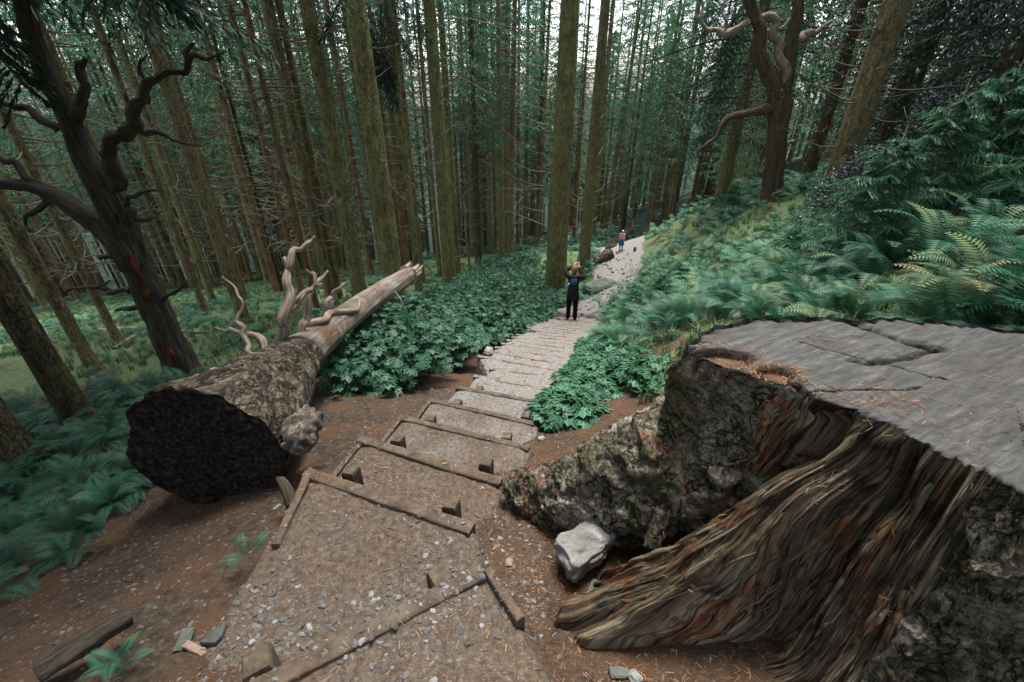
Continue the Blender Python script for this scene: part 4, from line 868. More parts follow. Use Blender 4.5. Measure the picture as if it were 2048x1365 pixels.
for L in ([[(1566,170,8),(1556,112,8),(1545,75,8),(1552,48,7),(1540,32,7),(1518,36,5)]], [[(1552,214,10),(1520,222,9),(1490,228,7),(1460,235,7),(1445,250,5),(1432,275,4),(1405,295,3),(1396,307,1.5)],[(1410,297,3),(1418,320,2),(1427,335,1)]],
  [[(1500,45,7),(1475,58,6),(1448,70,6),(1420,60,4),(1402,40,3),(1398,-10,2)],[(1445,66,4),(1453,40,3),(1452,-10,2)]], [[(1590,80,9),(1608,72,9),(1625,68,7),(1650,52,4),(1669,39,1)],[(1612,74,7),(1608,92,5),(1600,100,3)]], [[(1568,292,4),(1585,284,3),(1603,282,1)]], [[(1588,40,4),(1570,52,3),(1552,60,2)]], [[(1545,320,4),(1530,335,3),(1518,342,1)]]):
    flimb('limb', L, M['dead'] if L[0][0][0] != 1552 else fdm, seg=10, m=6, disp=.35)
# dead snag in the thicket, and other fallen wood
def lying(nm, lab, cat, lines, mat, group=None, seg=14, disp=.3, m=6):
    """lines of (u, v, radius m, height above ground m)"""
    t = thing(nm, lab, cat, (0,0,0), group)
    for k, l in enumerate(lines):
        mb = MB(); P = []
        for u, v, r_, h in l:
            p = on_ground(u, v); p[2] += h; P.append(p)
        tube(mb, P, [q[2] for q in l], seg, m, disp, 8, seed=k); mb.obj('trunk' if k == 0 else 'branch', mat, t)
    return t
sn = thing('dead_snag', 'thin broken dead snag standing in the leafy thicket', 'dead tree'); p = on_ground(942, 562)
mb = MB(); tube(mb, [at_Y(u, v, p[1]) for u, v in ((943,570),(938,520),(932,470),(930,430),(926,390))], [.06,.05,.045,.04,.008], 10, 6, .4); mb.obj('trunk', M['twig'], sn)
mb = MB()
for P in ([(934,485),(915,475),(896,460)],[(936,500),(948,480)],[(938,515),(925,495),(905,500)],[(937,505),(915,515),(885,505)]): tube(mb, [at_Y(u, v, p[1]-.1*k) for k, (u, v) in enumerate(P)], np.linspace(.02, .005, len(P)), 5, 3, .2)
mb.obj('branch', M['twig'], sn)
lying('fallen_tree', 'dark mossy fallen trunk lying behind the child in the pink top', 'log', [[(1228,492,.30,.12),(1245,480,.27,.2),(1262,468,.22,.3)],[(1262,468,.12,.35),(1262,452,.10,.5),(1245,440,.08,.8),(1233,433,.04,.9)]], M['logbark'])
lying('fallen_tree', 'long weathered fallen trunk crossing the slope at the foot of the forked dead tree', 'log', [[(1400,412,.10,.05),(1440,398,.13,.1),(1490,382,.16,.12),(1530,370,.15,.15),(1590,352,.10,.15)],[(1490,380,.07,.2),(1500,360,.05,.5),(1492,345,.03,.8)]], M['logbark'])
lying('fallen_tree', 'pale fallen pole lying across the far slope under the slim trunks', 'log', [[(1240,412,.12,.1),(1275,402,.14,.15),(1310,390,.12,.15)]], M['dead'])
lying('fallen_pole', 'thin fallen pole lying in the grass behind the fallen log on the left slope', 'log', [[(200,665,.04,.03),(300,655,.05,.05),(380,640,.04,.03)]], M['dead'])
lying('fallen_pole', 'long thin rotten pole lying on the left slope below the leaning dead tree', 'log', [[(230,700,.03,.03),(300,672,.04,.05),(420,668,.03,.03)]], M['dead'])
lying('rotten_log', 'short rotten log end lying beside the ferns just below the resting place', 'log', [[(1190,530,.2,.05),(1205,524,.26,.12),(1222,517,.28,.15)]], M['logbark'])
lying('low_stump', 'low cut stump beside the child in the pink top', 'tree stump', [[(1222,497,.26,-.1),(1222,496,.25,.22),(1222,496,.2,.26)]], M['logbark'], m=2)
lying('trail_plank', 'flat reddish plank lying on the pale ground before the child', 'plank', [[(1196,508,.05,.03),(1218,509,.06,.03)]], M['board'], seg=6, disp=.1)
lying('trail_post', 'tiny dark post stub standing at the edge of the far trail', 'post', [[(1269,505,.07,-.05),(1269,504,.06,.22)]], M['stake'], seg=8, disp=.1, m=2)
# ------------------------------------------------------------------ ray-cast surfaces for scattering
def bvh(objs):
    V = []; P = []; n = 0
    for o in objs:
        me = o.data; k = len(me.vertices); a = np.empty(k*3); me.vertices.foreach_get('co', a); a = a.reshape(-1, 3)+np.array(o.location)
        V += [tuple(q) for q in a]; P += [tuple(i+n for i in f.vertices) for f in me.polygons]; n += k
    return BVHTree.FromPolygons(V, P)
TREEP = bvh([ground, path]+[c_ for o in COL.objects if o.name.startswith('timber_step') for c_ in o.children if 'board' in c_.name]); stumpparts = [o for o in stump.children]
TREES_ = bvh(stumpparts)
def drop_on(tr_, x, y, z=3.0):
    h = tr_.ray_cast(Vector((x, y, z)), Vector((0, 0, -1))); return h
def top_z(x, y):
    h = drop_on(TREEP, x, y); return h[0].z if h[0] else float(gz(x, y))
def mats(pos, rz, s, tx=None, ty=None):
    K = len(pos); c, s_ = np.cos(rz), np.sin(rz); Mz = np.zeros((K, 4, 4)); Mz[:, 0, 0] = c; Mz[:, 0, 1] = -s_; Mz[:, 1, 0] = s_; Mz[:, 1, 1] = c; Mz[:, 2, 2] = 1; Mz[:, 3, 3] = 1
    if tx is not None:
        X = np.zeros((K, 4, 4)); X[:, 0, 0] = 1; X[:, 3, 3] = 1; X[:, 1, 1] = np.cos(tx); X[:, 1, 2] = -np.sin(tx); X[:, 2, 1] = np.sin(tx); X[:, 2, 2] = np.cos(tx); Mz = Mz@X
    if ty is not None:
        X = np.zeros((K, 4, 4)); X[:, 1, 1] = 1; X[:, 3, 3] = 1; X[:, 0, 0] = np.cos(ty); X[:, 0, 2] = np.sin(ty); X[:, 2, 0] = -np.sin(ty); X[:, 2, 2] = np.cos(ty); Mz = Mz@X
    s = np.asarray(s, float); s = s[:, None] if s.ndim == 1 else s
    Mz[:, :3, :3] = Mz[:, :3, :3]*(s[:, None, :] if s.shape[1] == 3 else s[:, :, None]); Mz[:, :3, 3] = pos; return Mz
# gravel
ico_v = np.array([(-1,1.618,0),(1,1.618,0),(-1,-1.618,0),(1,-1.618,0),(0,-1,1.618),(0,1,1.618),(0,-1,-1.618),(0,1,-1.618),(1.618,0,-1),(1.618,0,1),(-1.618,0,-1),(-1.618,0,1)])/1.9
ico_f = np.array([(0,11,5),(0,5,1),(0,1,7),(0,7,10),(0,10,11),(1,5,9),(5,11,4),(11,10,2),(10,7,6),(7,1,8),(3,9,4),(3,4,2),(3,2,6),(3,6,8),(3,8,9),(4,9,5),(2,4,11),(6,2,10),(8,6,7),(9,8,1)])
stones = [(ico_v*(1+.45*(rng.random((12, 1))-.5))*np.array((1, .55+.4*rng.random(), .30+.2*rng.random())), ico_f) for _ in range(8)]
def scatter_stones(N, region, smin, smax, dens, emb=.3, power=3):
    out = [[] for _ in stones]
    for _ in range(N):
        x, y = region()
        if rng.random() > dens(x, y): continue
        h = drop_on(TREEP, x, y)
        if h[0] is None: continue
        s_ = smin+(smax-smin)*rng.random()**power
        hs = drop_on(TREES_, x, y)
        if hs[0] is not None and hs[0].z > h[0].z: continue
        out[rng.integers(8)].append((x, y, h[0].z+s_*(.06-.25*rng.random()*(s_ > .006)), s_))
    return out
mbs = MB()
def flush(out, vlo=0., vhi=1.):
    for T, L in zip(stones, out):
        if L:
            L = np.array(L); mbs.inst(T, mats(L[:, :3], rng.random(len(L))*6.3, L[:, 3], rng.normal(size=len(L))*.35, rng.normal(size=len(L))*.3), vlo+(vhi-vlo)*rng.random(len(L)))
def reg_box(x0, x1, y0, y1): return lambda: (x0+(x1-x0)*rng.random(), y0+(y1-y0)*rng.random())
cl = lambda x, y: float(np.clip((fbm(np.float64(x*3.1+4), np.float64(y*3.1), 0, 3)-.40)*5, .04, 1))
flush(scatter_stones(7000, reg_box(-1.15, .15, .45, 1.75), .003, .019, lambda x, y: cl(x, y)*math.exp(-((y-1.05)/.5)**2*.8), power=3.2), .2, 1)
flush(scatter_stones(5200, reg_box(-1.2, .6, 1.3, 4.4), .003, .014, cl), .3, 1)
flush(scatter_stones(2600, reg_box(-.9, 2.4, 4.4, 13), .006, .03, lambda x, y: 1 if abs(x-stair_x(y)) < .75 else 0, power=2), .4, 1)
flush(scatter_stones(700, reg_box(1.5, 5.2, 12.5, 20), .02, .13, lambda x, y: 1 if np.min(np.hypot(TPa[:, 0]-x, TPa[:, 1]-y)) < .8 else 0, power=2), .5, 1)
flush(scatter_stones(5200, reg_box(-3.0, -.7, .5, 4.5), .003, .017, lambda x, y: .8, power=3), .1, .8)
flush(scatter_stones(1800, reg_box(-.3, 1.3, .5, 2.2), .003, .013, lambda x, y: .5, power=3), .1, .9)
flush(scatter_stones(900, reg_box(-2.2, .2, 3.0, 7.0), .004, .016, lambda x, y: .7, power=3), .1, .9)
gv = mbs.obj('gravel', M['stone'], None, False); tag(gv, kind='stuff')
tag(gv, 'loose grey and white gravel strewn over the treads and the dirt beside them', 'gravel')
# named stones
def rock(nm, lab, pos, sz, mat, seed, rz=0, cat='rock', amp=.5):
    th_, ph_ = np.meshgrid(np.linspace(0, math.pi, 40), np.linspace(0, 2*math.pi, 64, endpoint=False), indexing='ij')
    n = np.stack([np.sin(th_)*np.cos(ph_), np.sin(th_)*np.sin(ph_), np.cos(th_)], -1)
    n2 = np.sign(n)*np.abs(n)**.6
    r_ = 1+amp*(fbm(n[..., 0]*1.5+seed, n[..., 1]*1.5+seed, n[..., 2]*1.5+9, 3)-.5)*1.6+.10*(fbm(n[..., 0]*6+seed, n[..., 1]*6, n[..., 2]*9, 3)-.5)
    V = n2*r_[..., None]*np.array(sz); c, s_ = math.cos(rz), math.sin(rz); V = V@np.array([(c, s_, 0), (-s_, c, 0), (0, 0, 1)])
    mb = MB(); mb.add(V, grid_faces(40, 64, True)); o = mb.obj(nm, mat, None); o.location = Vector(pos); return tag(o, lab, cat)
def gpix(u, v, dz=0): 
    p = on_ground(u, v); return (p[0], p[1], top_z(p[0], p[1])+dz)
q = at_drop(1172, 1098, 1.80); rock('white_rock', 'big angular white quartz rock lying under the mossy bark root', (q[0], q[1]+.02, CZ-1.83), (.118,.09,.07), M['quartz'], 3, .5, amp=.75)
q = gpix(1205, 583); rock('boulder', 'smooth grey green mossy boulder at the left edge of the trail below the person', (q[0]-.1, q[1], q[2]+.1), (.7,.34,.24), M['rock'], 5, .6, amp=.25)
for (u, v, d, sz, mt, lab, sd_) in ((1018,1098,1.84,(.022,.016,.012),'pink','small pinkish stone lying on brown needles right of the wide tread',2),(1000,1055,1.9,(.012,.009,.006),'quartz','tiny pale stone just above the pinkish stone',4),(1188,1160,1.82,(.035,.016,.010),'rock','flat grey stone just in front of the big white rock',6),
   (1480,1252,1.72,(.018,.014,.014),'quartz','small white pebble in the hollow under the torn stump wood',8),(1240,1335,1.72,(.030,.02,.014),'rock','pair-sized grey stone at the bottom edge between root tip and stump',9),(1272,1345,1.72,(.022,.02,.014),'quartz','pale stone beside the grey one at the bottom edge',12),
   (375,1288,1.9,(.045,.025,.018),'rock','rounded beige stone on the dark dirt at the lower left',7),(398,1310,1.9,(.05,.014,.012),'pink','thin pale sliver of stone beside the rounded one at the lower left',13),(978,717,3.35,(.10,.06,.05),'quartz','rounded white stone between the thicket and the steps',11),(1083,857,2.25,(.028,.02,.014),'quartz','small white stone at the foot of the bramble patch',14),
   (538,972,2.0,(.022,.012,.010),'quartz','small white stone on the dirt below the log cut face',15)):
    p = at_drop(u, v, d); z = top_z(p[0], p[1]); rock('stone', lab, (p[0], p[1], z+sz[2]*.45), sz, M[mt], sd_, sd_*.7, 'stone')
def slab(nm, lab, pts, d, th_, mat, cat):
    P = np.array([at_drop(u, v, d) for u, v in pts]); n = len(P); z = np.array([top_z(*p[:2]) for p in P]); c_ = P.mean(0)
    top = P.copy(); top[:, 2] = z.mean()*.6+z*.4+th_; ins = top.copy(); ins[:, :2] = c_[:2]+(ins[:, :2]-c_[:2])*.93; ins[:, 2] += .006; bot = top-(0,0,th_+.05)
    mb = MB(); mb.add(np.stack([bot, top, ins]), grid_faces(3, n, True)); cc = ins.mean(0); mb.add(np.vstack([ins, cc]), np.stack([np.arange(n), (np.arange(n)+1) % n, np.full(n, n)], -1)); return tag(mb.obj(nm, mat, None, False), lab, cat)
slab('flat_stone', 'flat dark grey slab lying on dirt at the lower left beside the near step', [(462,1262),(425,1275),(408,1300),(440,1303),(452,1290)], 1.88, .02, M['rock'], 'stone')
slab('wood_block', 'short pale square block lying against the long side board by the small fern', [(560,1010),(578,1015),(570,1045),(545,1055),(548,1030)], 1.88, .03, M['stake'], 'block')
mb = MB(); tube(mb, [at_drop(*q_) for q_ in ((80,1345,1.78),(150,1300,1.77),(210,1262,1.76),(262,1235,1.78))], [.035,.04,.035,.03], 20, 10, .35, 6); tag(mb.obj('dark_log', M['darkdead'], None), 'short dark log half lost in shade above the lowest ferns', 'log')
mb = MB(); tube(mb, [at_drop(*q_) for q_ in ((585,1012,1.97),(575,985,1.93),(565,965,1.9),(555,958,1.9))], [.028,.03,.025,.012], 12, 8, .4, 6); tag(mb.obj('broken_root', M['darkdead'], None), 'short dark broken root end between cut face and second step', 'root')
# needles and litter
needT = (np.array([(-.5,-.5,0),(.0,-.5,.05),(.5,-.5,0),(.5,.5,0),(0,.5,.05),(-.5,.5,0)])*np.array((1,1,1)), np.array([(0,1,4,5),(1,2,3,4)]))
def scatter_needles(N, region, trees, dens, smin=.012, smax=.028, w_=.0012, lift=.001, minn=.3):
    L = []; nn_ = []
    for _ in range(N):
        x, y = region()
        if rng.random() > dens(x, y): continue
        best = None
        for t_ in trees:
            h = drop_on(t_, x, y)
            if h[0] is not None and (best is None or h[0].z > best[0].z): best = h
        if best is None or abs(best[1].z) < minn: continue
        L.append((*best[0],)); nn_.append(best[1] if best[1].z > 0 else -best[1])
    L = np.array(L); K = len(L); rz = rng.random(K)*math.pi; ln = smin+(smax-smin)*rng.random(K)
    nn_ = np.array([tuple(q) for q in nn_]); d = np.stack([np.cos(rz), np.sin(rz), 0*rz], -1); d -= nn_*(d*nn_).sum(1, keepdims=True); d /= np.linalg.norm(d, axis=1)[:, None]
    d += nn_*rng.normal(size=(K, 1))*.15; b_ = np.cross(nn_, d); Mx = np.zeros((K, 4, 4)); Mx[:, 3, 3] = 1
    Mx[:, :3, 0] = d*ln[:, None]; Mx[:, :3, 1] = b_*w_*(.7+.8*rng.random((K, 1))); Mx[:, :3, 2] = nn_*ln[:, None]*.25; Mx[:, :3, 3] = L+nn_*lift*(1+2*rng.random((K, 1)))
    return Mx
mb = MB()
near = lambda x, y: 1.0
mb.inst(needT, scatter_needles(16000, reg_box(-1.2, 1.0, .45, 2.3), [TREEP], lambda x, y: float(np.clip((fbm(np.float64(x*2.2), np.float64(y*2.2), 3, 3)-.3)*2.5+(x > -.05)*.6, .1, 1)), w_=.0016))
mb.inst(needT, scatter_needles(4500, reg_box(.45, 2.6, .5, 1.95), [TREES_], lambda x, y: float(np.clip((fbm(np.float64(x*3+9), np.float64(y*3), 3, 3)-.3)*2.2, .08, 1)), .014, .03, w_=.0014, minn=.35), )
mb.inst(needT, scatter_needles(2000, lambda: (.76+.12*rng.normal()*.6, 1.44+.06*rng.normal()*.6), [TREES_], near, .014, .03, w_=.0014, lift=.004))
mb.inst(needT, scatter_needles(1400, lambda: (.93+.04*rng.normal(), 1.33+.03*rng.normal()), [TREES_], near, .014, .03, w_=.0014, lift=.004))
mb.inst(needT, scatter_needles(6000, reg_box(.1, 1.3, .55, 1.6), [TREES_], lambda x, y: float(np.clip((fbm(np.float64(x*5+2), np.float64(y*5), 3, 3)-.5)*6, 0, 1)), .014, .028, w_=.0014, lift=.003, minn=.5))
mb.inst(needT, scatter_needles(9000, reg_box(.3, 2.4, 1.4, 3.6), [TREEP], lambda x, y: .8, .014, .035, w_=.002))
lit_ = mb.obj('fallen_needles', M['litter'], None, False); tag(lit_, 'rusty fallen conifer needles scattered over steps, soil and stump', 'needles', kind='stuff')
mb = MB(); mb.inst(needT, scatter_needles(3600, reg_box(-3.4, 2.4, 1.2, 7), [TREEP], lambda x, y: .8, .012, .034, w_=.005, lift=.003)); 
lf = mb.obj('leaf_litter', M['litter'], None, False); tag(lf, 'brown leaf scraps on the dirt beside the stairs', 'leaf litter', kind='stuff')
# ------------------------------------------------------------------ ferns
def frond(n, pin, seg_, lod, g, arch=.55, wid=.24):
    """frond of unit length along +X, arching up then over"""
    V = []; Fq = []; t = np.linspace(0, 1, n+1)[1:]; st = .14
    def c(tt): return np.array((tt*(1-.18*tt), 0, arch*math.sin(tt*2.1)*.75-.28*tt*tt))
    def q4(a, b_, cc, d): i = len(V); V.extend([a, b_, cc, d]); Fq.append((i, i+1, i+2, i+3))
    pv = np.array((0,0,0.))
    for k in range(8):
        a, b_ = c(k/8), c((k+1)/8); w_ = .006*(1-k/9); q4(a+(0,-w_,0), b_+(0,-w_*.8,0), b_+(0,w_*.8,0), a+(0,w_,0))
    for tt in t:
        if tt < st: continue
        p = c(tt); d = c(min(1, tt+.02))-p; d /= np.linalg.norm(d)+1e-9
        env = min(1, (tt-st)/.22+.35)*(1-tt)**.65*1.15+.02; l = wid*env*(.9+.2*g.random()); wp = .50/n
        for sd_ in (-1, 1):
            e = p+np.array((d[0]*.35*l, sd_*l, -.22*l+.1*l*g.random()+d[2]*.2*l)); ax_ = e-p
            if lod: m_ = p+ax_*.35; q4(p, m_+d*wp*.7, e, m_-d*wp*.7)
            else:
                K = seg_
                for k in range(K):
                    s0, s1 = k/K, (k+.85)/K; w0 = wp*(1.15-s0)*(1.05); a = p+ax_*s0; b_ = p+ax_*s1
                    q4(a, a+(b_-a)*.7+d*w0, b_, a+(b_-a)*.7-d*w0)
    V = np.array(V); vv = .25+.5*np.clip(V[:, 0], 0, 1); return V, np.array(Fq), vv-.5
g_ = np.random.default_rng(3)
FH = [frond(27, 1, 6, True, g_, a) for a in (.5, .65, .35)]; FL = [frond(15, 1, 1, True, g_, a, .28) for a in (.45, .65, .3)]
def plant_frames(x, y, z, n, size, g, spread=.9, up=(.1, .9)):
    rz = g.random(n)*6.283; el = up[0]+(up[1]-up[0])*g.random(n); s_ = size*(.7+.5*g.random(n))
    return mats(np.tile((x, y, z), (n, 1)), rz, s_, g.normal(size=n)*.15, -el)
# bracken carpet
def region_right(x, y):
    if y < 1.5 or math.hypot(x, y) > 34: return 0
    if y < 12.8: dx = x-stair_x(y)-(.85 if y > 5 else 1.0)
    else: dx = np.min(np.hypot(TPa[:, 0]-x, TPa[:, 1]-y))-1.35; dx = dx if x > np.interp(y, TPa[:22, 1], TPa[:22, 0]) or y > 27 else -1
    if dx < 0: return 0
    if (x-1.5)**2+(y-1.1)**2 < 1.25**2: return 0
    if y < 4.6 and x < 2.2: return 0
    return 1
K = 0; mbf = [MB(), MB()]
frames = {0: [[], [], []], 1: [[], [], []]}; old = []
N = 0
while N < 2500:
    r_ = 2.4+31*rng.random()**1.1; a = R(-12+78*rng.random()); x, y = r_*math.sin(a), r_*math.cos(a)
    if not region_right(x, y): N += .2; continue
    N += 1; dn = fbm(np.float64(x*.5), np.float64(y*.5), 0, 2)
    if dn < .27 and r_ > 6: continue
    z = float(gz(x, y)); u, v = proj(x, y, z+.3)
    if not (-50 < u < 2300 and v < 1400): continue
    lod = 0 if r_ < 7 else 1; n = 6 if r_ < 12 else 5; size = (.42+.30*rng.random())*(1 if r_ > 5 else .75)
    Mx = plant_frames(x, y, z, n, size, rng, up=(.05, .75)); frames[lod][rng.integers(3)].append(Mx)
for lod, T in ((0, FH), (1, FL)):
    mb = MB()
    for q, L in zip(T, frames[lod]):
        if L: mb.inst(q, np.concatenate(L), .2+.8*rng.random(len(np.concatenate(L))))
    o = mb.obj('bracken', M['fern'], None, False); tag(o, ['green bracken fronds covering the near bank right of the steps', 'green bracken spreading over the slope beyond, up to the trunks'][lod], 'bracken', kind='stuff')
mb = MB(); Ls = [[], [], []]
for _ in range(900):                     # along both verges of the far trail and round the two big trunks
    k = rng.integers(len(TPa)-20); sd_ = -1 if rng.random() < .75 else 1; o_ = 1.0+3.6*rng.random()**1.3; x = TPa[k, 0]+sd_*nr[k, 0]*o_+rng.normal()*.2; y = TPa[k, 1]+sd_*nr[k, 1]*o_+rng.normal()*.3
    if np.min(np.hypot(TPa[:, 0]-x, TPa[:, 1]-y)) < .9 or (x-q_[0] if False else 0): continue
    Ls[rng.integers(3)].append(plant_frames(x, y, float(gz(x, y)), 5, .30+.28*rng.random(), rng, up=(.05, .8)))
for q, l in zip(FL, Ls): mb.inst(q, np.concatenate(l), .1+.8*rng.random(sum(len(a) for a in l)))
o = mb.obj('verge_plants', M['fern'], None, False); tag(o, 'low ferns and plants along the verges of the far trail', 'undergrowth', kind='stuff')
def fern(u, v, n, size, lab, mat='fern', up=(.25, 1.0), dz=0, pos=None, dirs=None):
    p = on_ground(u, v) if pos is None else np.array(pos); z = top_z(p[0], p[1]) if pos is None else p[2]
    t = thing('fern', lab, 'fern', (p[0], p[1], z+dz))
    for k in range(n):
        rz = k*6.283/n+rng.random()*.6 if dirs is None else R(dirs[k]); el = up[0]+(up[1]-up[0])*rng.random(); s_ = size*(.8+.4*rng.random())
        V, Fq, vv = FH[k % 3]; mb = MB(); mb.inst((V, Fq, vv), mats(np.zeros((1, 3)), np.array([rz]), np.array([s_]), rng.normal(size=1)*.1, np.array([-el])), np.array([.45+.5*rng.random()])); 
        o = mb.obj('frond', M[mat], None, False); o.parent = t
for a in ((1490,668,8,.62,'arching fern right behind the far edge of the stump, at its left end'),(1385,625,7,.55,'fern with spread fronds left of the stump, near the pale yellow one'),(1372,590,6,.55,'pale yellowing fern standing in the green bracken beside the path','fernold',(.6,1.2)),
   (1700,655,7,.5,'fern whose frond hangs over the middle of the stump top'),(1860,668,8,.75,'large fern with dark stems rising behind the right part of the stump'),(1900,650,5,.7,'dry yellow fern mixed with the large dark stemmed one','fernold',(.5,1.0)),(1990,660,7,.8,'fern in deep shade at the right edge behind the stump'),
   (1850,560,7,0.85,'tall fern reaching its long level fronds to the left above the stump'),(1950,520,7,0.85,'tall fern high on the shaded bank at the right edge'),(1600,640,6,.5,'low fern between grass tufts behind the stump centre'),(1215,690,6,.28,'small yellow green fern on top of the bramble patch','fernold',(.2,.8)),
   (1175,545,9,.6,'dark arching fern left of the trail between person and far child'),(1640,520,7,.8,'broad fern in the bracken left of the spruce saplings'),(1450,640,6,.5,'fern on the grassy edge before the stump corner')):
    fern(*a[:5], *(a[5:]))
fern(0,0,4,.17,'small bright fern growing beside the long side board of the wide step',pos=(at_drop(500,1120,1.92)),dirs=(60,120,200,265),up=(.3,.8))
fern(0,0,5,.19,'fern in deep shade at the bottom left corner',pos=(at_drop(255,1345,1.85)),up=(.3,.8))
fern(0,0,6,.3,'dark fern by the left foot of the black cut face',pos=(at_drop(225,1010,2.3)),up=(.3,.8))
# left fern bank and green carpet of the plantation floor
mb = MB(); L = [[], [], []]
for _ in range(280):
    x = -2.7-3.6*rng.random(); y = 1.3+3.0*rng.random()
    if x > -2.75-.0*y and y > 1.6: pass
    if math.hypot(x+2.0, y-2.2) < .75: continue
    L[rng.integers(3)].append(plant_frames(x, y, float(gz(x, y)), 5, .28+.2*rng.random(), rng, up=(.05, .6)))
for q, l in zip(FH, L): mb.inst(q, np.concatenate(l), .1+.6*rng.random(sum(len(a) for a in l)))
o = mb.obj('ferns', M['fern'], None, False); tag(o, 'soft ferns covering the bank left of the black cut face', 'ferns', kind='stuff')
mb = MB(); L = [[], [], []]
for _ in range(2600):
    x = -22+23*rng.random(); y = 3.2+20*rng.random()
    if fbm(np.float64(x*.45+3), np.float64(y*.45), 0, 3) < .57 or x > stair_x(min(y, 11))-1.6 or (abs(x+1.9) < .7 and y < 5): continue
    L[rng.integers(3)].append(plant_frames(x, y, float(gz(x, y)), 5, .22+.2*rng.random(), rng, up=(.05, .7)))
for q, l in zip(FL, L): mb.inst(q, np.concatenate(l), .1+.8*rng.random(sum(len(a) for a in l)))
o = mb.obj('undergrowth', M['fern'], None, False); tag(o, 'low green plants patching the floor of the plantation', 'undergrowth', kind='stuff')
# grass
bl = []
def blade(g):
    h = 1.0; lean = g.random()*.8; w_ = .025; a = g.random()*6.28; d = np.array((math.cos(a), math.sin(a), 0)); n_ = np.array((-d[1], d[0], 0)); b0 = g.normal(size=3)*.12*np.array((1,1,0))
    p1 = b0+d*lean*.25+(0,0,.55); p2 = b0+d*lean+(0,0,.95-.4*lean); return [b0-n_*w_, b0+n_*w_, p1+n_*w_*.8, p1-n_*w_*.8, p2], [(0,1,2,3)], [(3,2,4)]
V = []; F4 = []; F3 = []
for k in range(16):
    v_, f4, f3 = blade(g_); o_ = len(V); V += v_; F4 += [tuple(i+o_ for i in f) for f in f4]; F3 += [tuple(i+o_ for i in f) for f in f3]
TUFT = (np.array(V), [np.array(F4), np.array(F3)])
P = []
for _ in range(19000):
    x = -24+26*rng.random(); y = 2.6+22*rng.random()**1.2
    if x > (stair_x(min(y, 11.6))-1.3) or (abs(x+1.9) < .5 and y < 4.2) or (x > -3 and y < 4): continue
    if fbm(np.float64(x*.6), np.float64(y*.6+8), 0, 3) < .42: continue
    P.append((x, y, float(gz(x, y)), .09+.12*rng.random()))
for _ in range(3500):
    x = .6+9*rng.random(); y = 1.7+11*rng.random()
    if not (region_right(x, y) or (y < 4.5 and y > 2.3 and x > 1.1)): continue
    if y < 1.95 and x < 2.2: continue
    P.append((x, y, float(gz(x, y)), .12+.14*rng.random()))
P = np.array(P); mb = MB(); mb.inst(TUFT, mats(P[:, :3], rng.random(len(P))*6.3, P[:, 3]), rng.random(len(P)))
o = mb.obj('grass', M['grass'], None, False); tag(o, 'thin woodland grass on the slope and around the stump', 'grass', kind='stuff')
# leafy thicket
def leaf5(g):
    V = []; Fq = []
    for a in (-1.25, -.6, 0, .6, 1.25):
        l = .055*(1-.22*abs(a)); d = np.array((math.cos(a), math.sin(a), -.25)); n_ = np.array((-d[1], d[0], 0)); b0 = d*.02; w_ = .40*l
        i = len(V); V += [b0, b0+d*l*.45+n_*w_+(0,0,-.006), b0+d*l+(0,0,-.01), b0+d*l*.45+(0,0,.003), b0+d*l*.45-n_*w_+(0,0,-.006)]
        Fq += [(i, i+1, i+2, i+3), (i, i+3, i+2, i+4)]
    return np.array(V), np.array(Fq)
L5 = leaf5(g_)
def bush_frames(x, y, z, h, n, g, rad=.22):
    a = g.random(n)*6.283; t = g.random(n)**.4; r_ = rad*(.2+t)*np.sqrt(g.random(n))*1.5
    pos = np.stack([x+np.cos(a)*r_, y+np.sin(a)*r_, z+h*(.18+.82*t)*(1-.25*(r_/rad/1.5)**2)], -1)
    return mats(pos, a+g.normal(size=n)*.8, 1.0+1.0*g.random(n), g.normal(size=n)*.25, .1+g.normal(size=n)*.25)
poly = [on_ground(u, v)[:2] for u, v in ((672,768),(730,778),(800,790),(865,757),(905,742),(965,715),(1020,690),(1065,662),(1100,640),(1118,600),(1100,560),(1085,520),(1000,528),(960,545),(915,590),(850,620),(790,650),(720,668),(690,700))]
xs = [p[0] for p in poly]; ys = [p[1] for p in poly]
mb = MB(); st_ = MB(); Mx = []; n = 0
while n < 560:
    x = min(xs)+(max(xs)-min(xs))*rng.random(); y = min(ys)+(max(ys)-min(ys))*rng.random()**1.4
    if not bool(inpoly(np.array(x), np.array(y), poly)) or abs(x-stair_x(min(y, 11.6))) < .72+.25*rng.random(): n += .05; continue
    n += 1; z = float(gz(x, y)); h = (.12+.9*vn(np.float64(x*1.7), np.float64(y*1.7), 2.))*(.7+.4*rng.random()); Mx.append(bush_frames(x, y, z, h, 48 if y < 9 else 30, rng, .26))
    for k in range(4):
        a = rng.random()*6.28; tube(st_, [(x, y, z-.02), (x+.05*math.cos(a), y+.05*math.sin(a), z+h*.5), (x+.16*math.cos(a), y+.16*math.sin(a), z+h*.9)], [.005,.004,.002], 3, 1, 0, cap=False)
Mx = np.concatenate(Mx); mb.inst(L5, Mx, np.clip(.15+.35*rng.random(len(Mx))+.0, 0, 1)+.35*rng.random(len(Mx)))
tk = thing('leafy_thicket', 'dense knee-high leafy green thicket between the fallen log and the steps', 'thicket', (xs[0], ys[0], float(gz(xs[0], ys[0]))))
tk['kind'] = 'stuff'
tk.location = (0,0,0)
mb.obj('leaves', M['bramble'], tk, False); st_.obj('stems', M['twig'], tk)
